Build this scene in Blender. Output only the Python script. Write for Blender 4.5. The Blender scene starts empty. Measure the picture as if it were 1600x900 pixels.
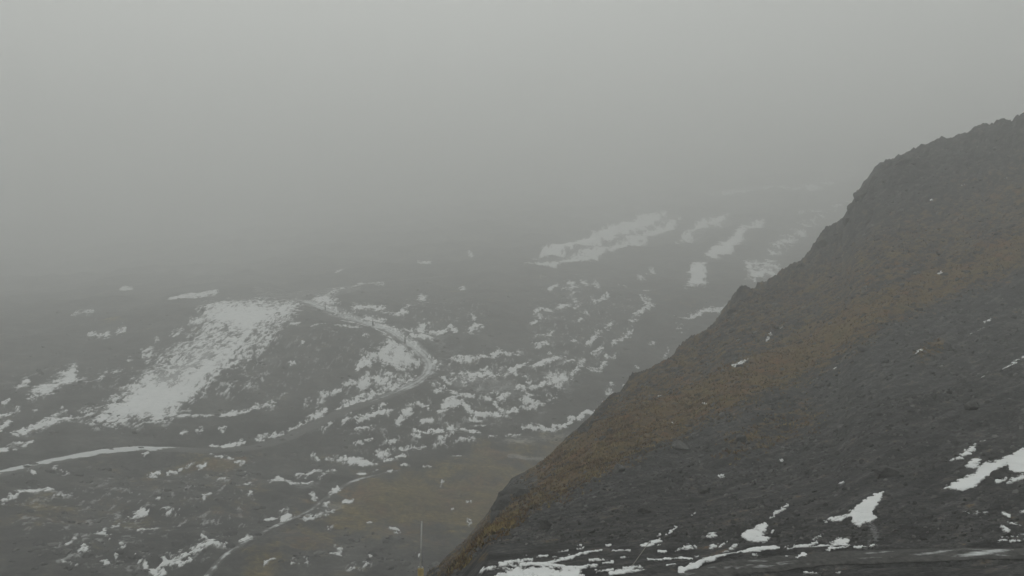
import bpy, math
import numpy as np

# ------------------------------------------------------------------ camera, sky, sun, exposure
scene = bpy.context.scene
F = 1386.0                      # focal length in photograph pixels (1600 wide)
PITCH = math.radians(4.13)      # the camera looks slightly down
cam_data = bpy.data.cameras.new('camera')
cam_data.sensor_width = 36.0
cam_data.lens = 36.0 * F / 1600.0
cam_data.clip_start = 0.5
cam_data.clip_end = 20000.0
cam = bpy.data.objects.new('camera', cam_data)
scene.collection.objects.link(cam)
cam.location = (0, 0, 0)
cam.rotation_euler = (math.radians(90) - PITCH, 0, 0)
scene.camera = cam

SUN_ELEV, SUN_ROT = math.radians(38), math.radians(-20)
world = bpy.data.worlds.new('World')
scene.world = world
world.use_nodes = True
wn, wl = world.node_tree.nodes, world.node_tree.links
wn.clear()
w_out = wn.new('ShaderNodeOutputWorld')
w_bg = wn.new('ShaderNodeBackground')
w_sky = wn.new('ShaderNodeTexSky')
w_sky.sky_type = 'NISHITA'
w_sky.sun_disc = False
w_sky.sun_elevation = SUN_ELEV
w_sky.sun_rotation = SUN_ROT
w_sky.altitude = 2200
w_sky.air_density = 1.0
w_sky.dust_density = 4.0
w_hsv = wn.new('ShaderNodeHueSaturation')          # overcast: the blue is gone from the sky
w_hsv.inputs['Saturation'].default_value = 0.10
wl.new(w_sky.outputs[0], w_hsv.inputs['Color'])
w_tint = wn.new('ShaderNodeMix'); w_tint.data_type = 'RGBA'; w_tint.blend_type = 'MULTIPLY'
w_tint.inputs[0].default_value = 1.0
w_tint.inputs[7].default_value = (0.97, 1.0, 0.955, 1)
wl.new(w_hsv.outputs[0], w_tint.inputs[6])
wl.new(w_tint.outputs[2], w_bg.inputs['Color'])
w_bg.inputs['Strength'].default_value = 0.10
wl.new(w_bg.outputs[0], w_out.inputs['Surface'])

sun_data = bpy.data.lights.new('sun', 'SUN')
sun_data.energy = 1.0
sun_data.angle = math.radians(40)
sun_data.color = (1.0, 0.985, 0.95)
sun = bpy.data.objects.new('sun', sun_data)
scene.collection.objects.link(sun)
sun.rotation_euler = (math.radians(90) - SUN_ELEV, 0, math.radians(180) - SUN_ROT)

scene.view_settings.view_transform = 'Standard'
scene.view_settings.look = 'None'
scene.view_settings.gamma = 1.0
scene.view_settings.use_curve_mapping = False
scene.view_settings.exposure = 0.9
HAZE_DENSITY = 0.0015

scene.render.engine = 'CYCLES'
cy = scene.cycles
cy.use_denoising = True
cy.max_bounces = 12
cy.diffuse_bounces = 2
cy.glossy_bounces = 1
cy.volume_bounces = 12
cy.use_adaptive_sampling = True
cy.adaptive_threshold = 0.02

rng = np.random.default_rng(11)

# ------------------------------------------------------------------ maths helpers
SP, CP = math.sin(PITCH), math.cos(PITCH)


def project(x, y, z):
    d = y * CP - z * SP
    u = y * SP + z * CP
    d = np.where(d > 0.5, d, 0.5)
    return 800 + F * x / d, 450 - F * u / d


def tan_elev(row, az):
    """height over horizontal distance of a picture row at azimuth az"""
    a = np.clip(az, -0.75, 0.75)
    return np.cos(a) * np.tan(np.arctan((450 - np.asarray(row, float)) / F) - PITCH)


def gnoise(x, y, seed=0):
    xi = np.floor(x); yi = np.floor(y)
    fx = (x - xi).astype(np.float32); fy = (y - yi).astype(np.float32)
    xi = xi.astype(np.int64); yi = yi.astype(np.int64)

    def g(ix, iy, dx, dy):
        h = (ix * 374761393 + iy * 668265263 + seed * 974634777) & 0xffffffff
        h = ((h ^ (h >> 13)) * 1274126177) & 0xffffffff
        a = ((h ^ (h >> 16)) & 0xffff).astype(np.float32) * (2 * np.pi / 65536)
        return np.cos(a) * dx + np.sin(a) * dy
    u = fx * fx * fx * (fx * (fx * 6 - 15) + 10)
    v = fy * fy * fy * (fy * (fy * 6 - 15) + 10)
    a = g(xi, yi, fx, fy); b = g(xi + 1, yi, fx - 1, fy)
    c = g(xi, yi + 1, fx, fy - 1); d = g(xi + 1, yi + 1, fx - 1, fy - 1)
    return (a + u * (b - a)) * (1 - v) + (c + u * (d - c)) * v


def fbm(x, y, lam, octaves, seed, gain=0.5):
    s = 0; amp = 1.0
    for k in range(octaves):
        s = s + amp * gnoise(x / lam + 17.3 * k, y / lam - 9.1 * k, seed + k)
        lam /= 2.03; amp *= gain
    return s


def quantile01(n, sigma):
    return 1 / (1 + np.exp(-1.7 * n / sigma))


def pchip(xk, yk, x):
    h = np.diff(xk); d = np.diff(yk) / h
    m = np.zeros_like(yk)
    w1 = 2 * h[1:] + h[:-1]; w2 = h[1:] + 2 * h[:-1]
    ok = d[:-1] * d[1:] > 0
    with np.errstate(all='ignore'):
        hm = (w1 + w2) / (w1 / d[:-1] + w2 / d[1:])
    m[1:-1] = np.where(ok, hm, 0)
    m[0] = d[0]; m[-1] = d[-1]
    i = np.clip(np.searchsorted(xk, x) - 1, 0, len(h) - 1)
    t = (x - xk[i]) / h[i]
    return ((1 + 2 * t) * (1 - t) ** 2 * yk[i] + t * (1 - t) ** 2 * h[i] * m[i]
            + t * t * (3 - 2 * t) * yk[i + 1] + t * t * (t - 1) * h[i] * m[i + 1])


def smoothstep(a, b, x):
    t = np.clip((x - a) / (b - a), 0, 1)
    return t * t * (3 - 2 * t)


def blur1(a, sig):
    n = int(sig * 3); k = np.exp(-0.5 * (np.arange(-n, n + 1) / sig) ** 2); k /= k.sum()
    return np.convolve(np.pad(a, n, mode='edge'), k, mode='valid')


# ------------------------------------------------------------------ authored fields (strokes and outlines over a slope)
def seg_dist(px, py, pts):
    d = np.full(px.shape, 1e9)
    if len(pts) == 1:
        return np.hypot(px - pts[0][0], py - pts[0][1])
    for (x0, y0), (x1, y1) in zip(pts[:-1], pts[1:]):
        vx, vy = x1 - x0, y1 - y0
        L = vx * vx + vy * vy
        t = np.clip(((px - x0) * vx + (py - y0) * vy) / max(L, 1e-6), 0, 1)
        d = np.minimum(d, np.hypot(px - x0 - t * vx, py - y0 - t * vy))
    return d


def inside(px, py, pts):
    c = np.zeros(px.shape, bool)
    n = len(pts)
    for i in range(n):
        x0, y0 = pts[i]; x1, y1 = pts[(i + 1) % n]
        if y0 == y1:
            continue
        m = ((y0 > py) != (y1 > py)) & (px < (x1 - x0) * (py - y0) / (y1 - y0) + x0)
        c ^= m
    return c


def field(px, py, items, edge=1.5):
    """items: ('s', points, half_width, strength) or ('p', outline, soft_edge, strength)"""
    out = np.zeros(px.shape, np.float32)
    for kind, pts, w, s in items:
        a = np.array(pts, float)
        pad = w * 2.6 + 1
        m = np.nonzero((px > a[:, 0].min() - pad) & (px < a[:, 0].max() + pad)
                       & (py > a[:, 1].min() - pad) & (py < a[:, 1].max() + pad))[0]
        if not len(m):
            continue
        x, y = px[m], py[m]
        if kind == 's':
            d = seg_dist(x, y, pts)
            v = s * np.clip(1.3 * (1 - d / (w * edge)), 0, 1)
        else:
            d = seg_dist(x, y, list(pts) + [pts[0]])
            d = np.where(inside(x, y, pts), d, -d)
            v = s * np.clip(0.5 + 0.5 * d / w, 0, 1)
        out[m] = np.maximum(out[m], v)
    return out


# ------------------------------------------------------------------ object helpers
COL = scene.collection


def tag(o, label=None, cat=None, group=None, kind=None):
    if label: o['label'] = label
    if cat: o['category'] = cat
    if group: o['group'] = group
    if kind: o['kind'] = kind
    return o


def mesh_np(name, co, quads=None, tris=None, mat=None, attrs=None, smooth=True, parent=None):
    me = bpy.data.meshes.new(name)
    nq = 0 if quads is None else len(quads)
    nt = 0 if tris is None else len(tris)
    me.vertices.add(len(co))
    me.vertices.foreach_set('co', np.ascontiguousarray(co, np.float32).ravel())
    loops = []
    if nq: loops.append(np.asarray(quads, np.int32).ravel())
    if nt: loops.append(np.asarray(tris, np.int32).ravel())
    loops = np.concatenate(loops)
    me.loops.add(len(loops))
    me.loops.foreach_set('vertex_index', loops)
    starts = np.concatenate([np.arange(nq) * 4, nq * 4 + np.arange(nt) * 3]).astype(np.int32)
    me.polygons.add(nq + nt)
    me.polygons.foreach_set('loop_start', starts)
    me.update(calc_edges=True)
    me.polygons.foreach_set('use_smooth', np.full(nq + nt, smooth, bool))
    for k, v in (attrs or {}).items():
        at = me.attributes.new(k, 'FLOAT', 'POINT')
        at.data.foreach_set('value', np.ascontiguousarray(v, np.float32).ravel())
    if mat: me.materials.append(mat)
    me.validate()
    o = bpy.data.objects.new(name, me)
    COL.objects.link(o)
    o.parent = parent
    return o


def empty(name, loc, rot=(0, 0, 0)):
    o = bpy.data.objects.new(name, None)
    o.empty_display_size = 0.3
    o.location = loc; o.rotation_euler = rot
    COL.objects.link(o)
    return o


def lathe(profile, n=16, cap=True):
    """profile: list of (radius, z) -> vertices, quads"""
    co = []; q = []
    for r, z in profile:
        for k in range(n):
            a = 2 * math.pi * k / n
            co.append((r * math.cos(a), r * math.sin(a), z))
    for i in range(len(profile) - 1):
        for k in range(n):
            q.append((i * n + k, i * n + (k + 1) % n, (i + 1) * n + (k + 1) % n, (i + 1) * n + k))
    t = []
    if cap:
        for i, flip in ((0, True), (len(profile) - 1, False)):
            c = len(co); co.append((0, 0, profile[i][1]))
            for k in range(n):
                a, b = i * n + k, i * n + (k + 1) % n
                t.append((c, b, a) if flip else (c, a, b))
    return np.array(co), np.array(q), np.array(t) if t else None


# ------------------------------------------------------------------ materials
class MatB:
    def __init__(self, name):
        self.m = bpy.data.materials.new(name)
        self.m.use_nodes = True
        self.n = self.m.node_tree.nodes; self.l = self.m.node_tree.links
        self.b = self.n['Principled BSDF']
        self.tc = self.n.new('ShaderNodeTexCoord')

    def noise(self, scale, detail=6, rough=0.6, vec=None, stretch=None, rot=0):
        t = self.n.new('ShaderNodeTexNoise')
        t.inputs['Scale'].default_value = scale
        t.inputs['Detail'].default_value = detail
        t.inputs['Roughness'].default_value = rough
        v = self.tc.outputs['Object']
        if stretch:
            mp = self.n.new('ShaderNodeMapping')
            mp.vector_type = 'TEXTURE'
            mp.inputs['Scale'].default_value = stretch
            mp.inputs['Rotation'].default_value = (0, 0, rot)
            self.l.new(v, mp.inputs['Vector']); v = mp.outputs[0]
        self.l.new(v, t.inputs['Vector'])
        return t.outputs['Fac']

    def voronoi(self, scale, out='Color'):
        t = self.n.new('ShaderNodeTexVoronoi')
        t.inputs['Scale'].default_value = scale
        self.l.new(self.tc.outputs['Object'], t.inputs['Vector'])
        return t.outputs[out]

    def ramp(self, fac, stops):
        r = self.n.new('ShaderNodeValToRGB')
        e = r.color_ramp.elements
        while len(e) < len(stops): e.new(0.5)
        for k, (p, c) in enumerate(stops):
            e[k].position = p
            e[k].color = (c[0], c[1], c[2], 1) if not isinstance(c, (int, float)) else (c, c, c, 1)
        self.l.new(fac, r.inputs[0])
        return r.outputs[0]

    def attr(self, name):
        a = self.n.new('ShaderNodeAttribute'); a.attribute_name = name
        return a.outputs['Fac']

    def math(self, op, a, b=None, clamp=False):
        t = self.n.new('ShaderNodeMath'); t.operation = op; t.use_clamp = clamp
        for i, v in enumerate((a, b)):
            if v is None: continue
            if isinstance(v, (int, float)): t.inputs[i].default_value = v
            else: self.l.new(v, t.inputs[i])
        return t.outputs[0]

    def mix(self, fac, a, b, blend='MIX'):
        t = self.n.new('ShaderNodeMix'); t.data_type = 'RGBA'; t.blend_type = blend
        for i, v in ((0, fac), (6, a), (7, b)):
            if isinstance(v, (int, float)): t.inputs[i].default_value = v
            elif isinstance(v, tuple): t.inputs[i].default_value = (*v, 1)
            else: self.l.new(v, t.inputs[i])
        return t.outputs[2]

    def bump(self, height, strength, dist):
        t = self.n.new('ShaderNodeBump')
        t.inputs['Strength'].default_value = strength
        t.inputs['Distance'].default_value = dist
        self.l.new(height, t.inputs['Height'])
        self.l.new(t.outputs[0], self.b.inputs['Normal'])

    def done(self, color, rough=0.9, spec=0.2):
        if isinstance(color, tuple): self.b.inputs['Base Color'].default_value = (*color, 1)
        else: self.l.new(color, self.b.inputs['Base Color'])
        self.b.inputs['Roughness'].default_value = rough
        self.b.inputs['Specular IOR Level'].default_value = spec
        return self.m


RIB_ANGLE = math.radians(40.7)      # heading of the rock ribs on the near slope
SNOW_C = (0.91, 0.92, 0.92)


def make_near_ground():
    k = MatB('scree_and_dry_grass')
    big = k.noise(0.045, 5, 0.6)
    mid = k.noise(0.5, 8, 0.68)
    fine = k.noise(3.0, 8, 0.72)
    streak = k.noise(0.9, 6, 0.65, stretch=(7.0, 1.0, 3.0), rot=RIB_ANGLE)
    rock = k.ramp(mid, [(0.36, (0.034, 0.034, 0.034)), (0.5, (0.060, 0.060, 0.060)), (0.66, (0.098, 0.096, 0.091))])
    rock = k.mix(0.75, rock, k.ramp(fine, [(0.36, 0.40), (0.5, 0.95), (0.66, 1.9)]), 'MULTIPLY')
    rock = k.mix(0.8, rock, k.ramp(streak, [(0.38, 0.55), (0.5, 0.95), (0.60, 1.45), (0.66, 2.2)]), 'MULTIPLY')
    rock = k.mix(0.5, rock, k.ramp(big, [(0.35, 0.8), (0.65, 1.2)]), 'MULTIPLY')
    gcol = k.ramp(k.noise(0.16, 6, 0.7), [(0.38, (0.185, 0.092, 0.030)), (0.46, (0.125, 0.085, 0.040)), (0.54, (0.175, 0.113, 0.038)), (0.64, (0.125, 0.097, 0.038))])
    gcol = k.mix(0.8, gcol, k.ramp(fine, [(0.25, 0.45), (0.5, 1.0), (0.75, 1.6)]), 'MULTIPLY')
    gm = k.math('ADD', k.attr('grass'), k.math('MULTIPLY', k.math('SUBTRACT', mid, 0.5), 2.8))
    gm = k.math('ADD', gm, k.math('MULTIPLY', k.math('SUBTRACT', fine, 0.5), 1.4))
    gm = k.math('ADD', gm, k.math('MULTIPLY', k.math('SUBTRACT', streak, 0.5), 2.0))
    gm = k.ramp(gm, [(0.42, 0.0), (0.78, 0.88)])
    c = k.mix(gm, rock, gcol)
    ds = k.math('ADD', k.attr('dust'), k.math('MULTIPLY', k.math('SUBTRACT', fine, 0.5), 0.9))
    ds = k.math('MULTIPLY', k.ramp(ds, [(0.3, 0.0), (1.0, 1.0)]), k.math('GREATER_THAN', k.attr('dust'), 0.01))
    c = k.mix(ds, c, (0.62, 0.63, 0.63))
    h = k.math('ADD', k.math('MULTIPLY', mid, 1.0), k.math('MULTIPLY', fine, 0.45))
    k.bump(h, 0.9, 0.5)
    return k.done(c, 0.9, 0.15)


def make_far_ground():
    k = MatB('stony_ground')
    big = k.noise(0.012, 5, 0.6)
    mid = k.noise(0.10, 8, 0.65)
    fine = k.noise(0.6, 8, 0.7)
    rock = k.ramp(mid, [(0.36, (0.036, 0.036, 0.035)), (0.5, (0.060, 0.059, 0.056)), (0.64, (0.095, 0.093, 0.087))])
    rock = k.mix(0.7, rock, k.ramp(fine, [(0.28, 0.4), (0.5, 1.0), (0.72, 1.8)]), 'MULTIPLY')
    rock = k.mix(0.8, rock, k.ramp(big, [(0.35, 0.6), (0.65, 1.45)]), 'MULTIPLY')
    rock = k.mix(0.7, rock, k.ramp(k.noise(0.035, 4, 0.6), [(0.35, 0.6), (0.65, 1.4)]), 'MULTIPLY')
    gcol = k.ramp(k.noise(0.06, 6, 0.65), [(0.38, (0.130, 0.074, 0.028)), (0.48, (0.110, 0.084, 0.032)), (0.56, (0.155, 0.115, 0.034)), (0.66, (0.120, 0.100, 0.036))])
    gcol = k.mix(0.9, gcol, k.ramp(fine, [(0.36, 0.5), (0.5, 1.0), (0.64, 1.7)]), 'MULTIPLY')
    gcol = k.mix(0.8, gcol, k.ramp(mid, [(0.38, 0.6), (0.5, 1.0), (0.62, 1.4)]), 'MULTIPLY')
    gm = k.math('ADD', k.attr('grass'), k.math('MULTIPLY', k.math('SUBTRACT', mid, 0.5), 2.6))
    gm = k.math('ADD', gm, k.math('MULTIPLY', k.math('SUBTRACT', fine, 0.5), 1.0))
    gm = k.math('ADD', gm, k.math('MULTIPLY', k.math('SUBTRACT', k.noise(0.028, 4, 0.6), 0.5), 2.0))
    gm = k.ramp(gm, [(0.42, 0.0), (0.90, 0.85)])
    c = k.mix(gm, rock, gcol)
    ds = k.math('ADD', k.attr('dust'), k.math('MULTIPLY', k.math('SUBTRACT', fine, 0.5), 0.9))
    ds = k.math('ADD', ds, k.math('MULTIPLY', k.math('SUBTRACT', mid, 0.5), 1.0))
    ds = k.math('MULTIPLY', k.ramp(ds, [(0.25, 0.0), (1.0, 1.0)]), k.math('GREATER_THAN', k.attr('dust'), 0.01))
    c = k.mix(ds, c, (0.62, 0.63, 0.63))
    k.bump(k.math('ADD', mid, k.math('MULTIPLY', fine, 0.5)), 0.8, 1.2)
    return k.done(c, 0.92, 0.1)


def make_snow(name='valley_snow', k0=1.0):
    k = MatB(name)
    mid = k.noise(0.35, 7, 0.6)
    fine = k.noise(2.2, 7, 0.7)
    c = k.ramp(mid, [(0.3, (0.80, 0.815, 0.815)), (0.55, SNOW_C), (0.8, (0.93, 0.94, 0.94))])
    # grit and stones show through where the snow thins out
    e = k.math('ADD', k.attr('depth'), k.math('MULTIPLY', k.math('SUBTRACT', fine, 0.5), 0.5))
    e = k.ramp(e, [(-0.0, 0.0), (0.30, 1.0)])
    c = k.mix(e, (0.30, 0.30, 0.295), c)
    c = k.mix(1.0, c, (k0, k0, k0), 'MULTIPLY')
    k.bump(mid, 0.5, 0.4)
    return k.done(c, 0.75, 0.2)


def make_road(name='gravel_road', dark=1.0):
    k = MatB(name)
    mid = k.noise(0.25, 7, 0.65)
    fine = k.noise(2.0, 6, 0.7)
    g = k.ramp(mid, [(0.3, (0.085, 0.084, 0.080)), (0.7, (0.125, 0.123, 0.117))])
    g = k.mix(1.0, g, (dark, dark, dark), 'MULTIPLY')
    g = k.mix(0.8, g, k.ramp(fine, [(0.36, 0.5), (0.64, 1.5)]), 'MULTIPLY')
    s = k.math('ADD', k.attr('snow'), k.math('MULTIPLY', k.math('SUBTRACT', mid, 0.5), 0.8))
    s = k.math('ADD', s, k.math('MULTIPLY', k.math('SUBTRACT', fine, 0.5), 0.4))
    s = k.math('MULTIPLY', k.ramp(s, [(0.3, 0.0), (0.75, 1.0)]), k.math('GREATER_THAN', k.attr('snow'), 0.02))
    c = k.mix(s, g, (0.70, 0.72, 0.72))
    k.bump(fine, 0.5, 0.1)
    return k.done(c, 0.85, 0.2)


def make_rock(stones=False):
    k = MatB('grey_stones' if stones else 'grey_rock')
    n = k.noise(1.3, 8, 0.7)
    v = k.voronoi(0.35)
    c = k.ramp(n, [(0.25, (0.035, 0.035, 0.033)), (0.5, (0.070, 0.069, 0.066)), (0.8, (0.125, 0.123, 0.116))])
    c = k.mix(0.35, c, k.ramp(v, [(0.1, 0.6), (0.9, 1.5)]), 'MULTIPLY')
    if stones:
        c = k.mix(1.0, c, k.ramp(k.attr('tone'), [(0.0, 0.45), (0.5, 1.0), (0.8, 1.6), (1.0, 2.3)]), 'MULTIPLY')
    k.bump(n, 0.8, 0.25)
    return k.done(c, 0.88, 0.2)


def make_grass():
    k = MatB('dry_grass_blades')
    c = k.ramp(k.attr('tone'), [(0.0, (0.060, 0.046, 0.022)), (0.3, (0.160, 0.084, 0.030)), (0.55, (0.180, 0.116, 0.044)), (0.8, (0.145, 0.110, 0.044)), (1.0, (0.300, 0.230, 0.100))])
    return k.done(c, 0.8, 0.1)


def flat_mat(name, col, rough=0.5, var=0.15, spec=0.4, scale=6.0):
    k = MatB(name)
    n = k.noise(scale, 5, 0.6)
    lo = tuple(max(0, v * (1 - var)) for v in col); hi = tuple(v * (1 + var) for v in col)
    return k.done(k.ramp(n, [(0.3, lo), (0.7, hi)]), rough, spec)


M_NEAR = make_near_ground()
M_FAR = make_far_ground()
M_SNOW = make_snow()
M_DIM_SNOW = make_snow('dimmed_near_snow', 0.94)  # same snow, colour darkened to even out near and far brightness
M_ROAD = make_road()
M_TRACK = make_road('dark_gravel_track', 0.68)
M_ROCK = make_rock()
M_STONES = make_rock(True)
M_GRASS = make_grass()
M_YELLOW = flat_mat('weathered_yellow_paint', (0.52, 0.41, 0.20), 0.6, 0.25)
M_STEEL = flat_mat('galvanised_steel', (0.66, 0.66, 0.64), 0.45, 0.12)
M_DARKSTEEL = flat_mat('dark_painted_steel', (0.018, 0.018, 0.018), 0.6, 0.2)
M_WOOD = flat_mat('weathered_wood', (0.40, 0.38, 0.34), 0.85, 0.2)

# ------------------------------------------------------------------ far terrain: valley floor, opposite slope, mountain behind
ROWS = [1000, 900, 800, 700, 600, 540, 480, 450, 400, 350, 300, 200, 110]
TAB = {
    -300: [190, 225, 280, 365, 500, 680, 1100, 1550, 2200, 2600, 2900, 3400, 4200],
    0:    [190, 225, 280, 360, 475, 610, 900, 1250, 1900, 2400, 2800, 3300, 4200],
    400:  [190, 225, 285, 360, 440, 500, 590, 780, 1350, 2000, 2600, 3200, 4200],
    700:  [190, 230, 295, 370, 450, 510, 615, 730, 1000, 1450, 2050, 3000, 4200],
    1000: [200, 240, 310, 390, 480, 560, 670, 770, 1020, 1350, 1850, 2800, 4200],
    1300: [220, 260, 330, 420, 520, 600, 710, 800, 1050, 1300, 1650, 2700, 4200],
    1900: [220, 260, 330, 420, 520, 600, 710, 800, 1050, 1300, 1650, 2700, 4200],
}
PXD = np.arange(-800, 2501, 10.0)
tk = sorted(TAB)
LNR = np.array([blur1(np.interp(PXD, tk, [math.log(TAB[k][i]) for k in tk]), 11) for i in range(len(ROWS))])


def far_base_column(az, r):
    px = 800 + F * math.tan(max(-0.85, min(0.85, az)))
    knots = np.array([np.interp(px, PXD, LNR[i]) for i in range(len(ROWS))])
    te = tan_elev(np.array(ROWS, float), az)
    # ground inside the first knot runs level
    knots = np.concatenate([[math.log(90)], knots, [math.log(5000)]])
    te = np.concatenate([[te[0] * math.exp(knots[1]) / 90 * 1.0], te, [te[-1] + 0.004]])
    return pchip(knots, te, np.log(r)) * r


def far_az_columns():
    half = 0.60
    dense = np.linspace(-half, half, 980)
    side = np.linspace(half, 2 * math.pi - half, 74)[1:]
    return np.concatenate([dense, side])   # the last column meets the first again


AZ = far_az_columns()
RR = np.concatenate([np.linspace(110, 200, 24)[:-1],
                     np.exp(np.linspace(math.log(200), math.log(900), 370))[:-1],
                     np.exp(np.linspace(math.log(900), math.log(2600), 90))[:-1],
                     np.linspace(2600, 4200, 26)])
base = np.stack([far_base_column(((a + math.pi) % (2 * math.pi)) - math.pi, RR) for a in AZ], 1)
FX = RR[:, None] * np.sin(AZ)[None]
FY = RR[:, None] * np.cos(AZ)[None]
f_px0, f_py0 = project(FX, FY, base)
behind = FY < 20
f_px0[behind] = -9999

dist_scale = np.clip(RR[:, None] / 500, 0.7, 3.5)


SHOULDERS = [(-112, 498, 30, 4.5), (-85, 492, 22, 2.0), (-150, 300, 40, -2.0), (-60, 300, 30, 2.0), (30, 480, 35, 2.0), (-40, 500, 22, -3.0)]


def far_relief(X, Y, sc):
    n = 3.6 * fbm(X, Y, 110, 3, 3) * sc
    rid = np.abs(gnoise(X / 46 + 0.25 * Y / 46, Y / 120, 21))
    n = n + (0.25 - rid) * 4.0 * sc * smoothstep(300, 600, np.hypot(X, Y))
    n = n + 2.6 * fbm(X, Y, 30, 2, 33) + 0.75 * fbm(X, Y, 8.5, 3, 41, 0.58)
    # the shoulder inside the road bend stands proud of the slope
    for bx, by, br, bh in SHOULDERS:
        n = n + bh * np.exp(-((X - bx) ** 2 + (Y - by) ** 2) / (2 * br * br))
    return n


FZ = base + far_relief(FX, FY, dist_scale)


def far_hit(px, py, surf=None):
    """world points of the far terrain seen at photograph positions"""
    out = []
    for x, y in zip(np.atleast_1d(px), np.atleast_1d(py)):
        cx, cyy = (x - 800) / F, (450 - y) / F
        d = np.array([cx, CP + cyy * SP, -SP + cyy * CP])
        az = math.atan2(d[0], d[1])
        t = d[2] / math.hypot(d[0], d[1])
        z = far_base_column(az, RR)
        s = z / RR
        i = int(np.argmax(s >= t)) if np.any(s >= t) else len(RR) - 1
        i = max(i, 1)
        f = (t - s[i - 1]) / max(s[i] - s[i - 1], 1e-9)
        r = RR[i - 1] + np.clip(f, 0, 1) * (RR[i] - RR[i - 1])
        out.append((r * math.sin(az), r * math.cos(az)))
    return np.array(out)


def smooth_line(p, step):
    p = np.asarray(p, float)
    seg = np.hypot(*np.diff(p[:, :2], axis=0).T)
    s = np.concatenate([[0], np.cumsum(seg)])
    n = max(8, int(s[-1] / step))
    u = np.linspace(0, s[-1], n)
    q = np.stack([pchip(s, p[:, k].copy(), u) for k in range(p.shape[1])], 1)
    w = 5
    for k in range(q.shape[1]):
        a = q[:, k]
        q[:, k] = np.convolve(np.pad(a, w, mode='edge'), np.ones(2 * w + 1) / (2 * w + 1), 'valid')
    return q


def grid_z(X, Y, x, y):
    """height of the far sheet at world points, from its relief function"""
    z = np.array([far_base_column(math.atan2(a, b), np.array([math.hypot(a, b)]))[0] for a, b in zip(x, y)])
    sc = np.clip(np.hypot(x, y) / 500, 0.7, 3.5)
    return z + far_relief(x, y, sc)


def carve(X, Y, Z, line, half, apron, drop):
    """bed a track into a sheet"""
    x0, x1 = line[:, 0].min() - apron, line[:, 0].max() + apron
    y0, y1 = line[:, 1].min() - apron, line[:, 1].max() + apron
    idx = np.nonzero(((X > x0) & (X < x1) & (Y > y0) & (Y < y1)).ravel())[0]
    xf, yf, zf = X.ravel(), Y.ravel(), Z.ravel()
    for c in np.array_split(idx, max(1, len(idx) // 15000)):
        d2 = (xf[c, None] - line[None, :, 0]) ** 2 + (yf[c, None] - line[None, :, 1]) ** 2
        j = d2.argmin(1)
        d = np.sqrt(d2[np.arange(len(c)), j])
        w = 1 - smoothstep(half, apron, d)
        zf[c] = zf[c] * (1 - w) + (line[j, 2] - drop) * w
    return zf.reshape(Z.shape)


ROAD_PX = [(700, 430), (640, 436), (560, 442), (500, 446), (474, 451), (463, 461), (470, 473), (500, 484), (540, 494), (580, 508),
           (615, 524), (645, 540), (665, 552), (674, 566), (667, 582), (648, 600), (615, 616), (570, 632), (530, 648),
           (480, 668), (430, 688), (390, 699), (330, 703), (270, 703), (220, 701), (170, 704), (110, 713), (50, 726),
           (0, 737), (-90, 757)]
PATH_PX = [(300, 925), (325, 900), (345, 880), (370, 862), (400, 840), (430, 822), (468, 812), (490, 799), (515, 780), (550, 758),
           (580, 748), (630, 737)]


def bedded(pxs, step, sm):
    w = far_hit([p[0] for p in pxs], [p[1] for p in pxs])
    q = smooth_line(w, step)
    z = grid_z(FX, FY, q[:, 0], q[:, 1])
    z = np.convolve(np.pad(z, sm, mode='edge'), np.ones(2 * sm + 1) / (2 * sm + 1), 'valid')
    return np.column_stack([q, z])


road_line = bedded(ROAD_PX, 1.6, 14)
path_line = bedded(PATH_PX, 1.2, 8)
FZ = carve(FX, FY, FZ, road_line, 4.6, 11.0, 0.25)
FZ = carve(FX, FY, FZ, path_line, 1.3, 4.5, 0.15)


def quad_grid(nr, nc, wrap):
    i, j = np.meshgrid(np.arange(nr - 1), np.arange(nc if wrap else nc - 1), indexing='ij')
    j2 = (j + 1) % nc
    a = i * nc + j; b = i * nc + j2; c = (i + 1) * nc + j2; d = (i + 1) * nc + j
    return np.stack([a.ravel(), d.ravel(), c.ravel(), b.ravel()], 1)


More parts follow.
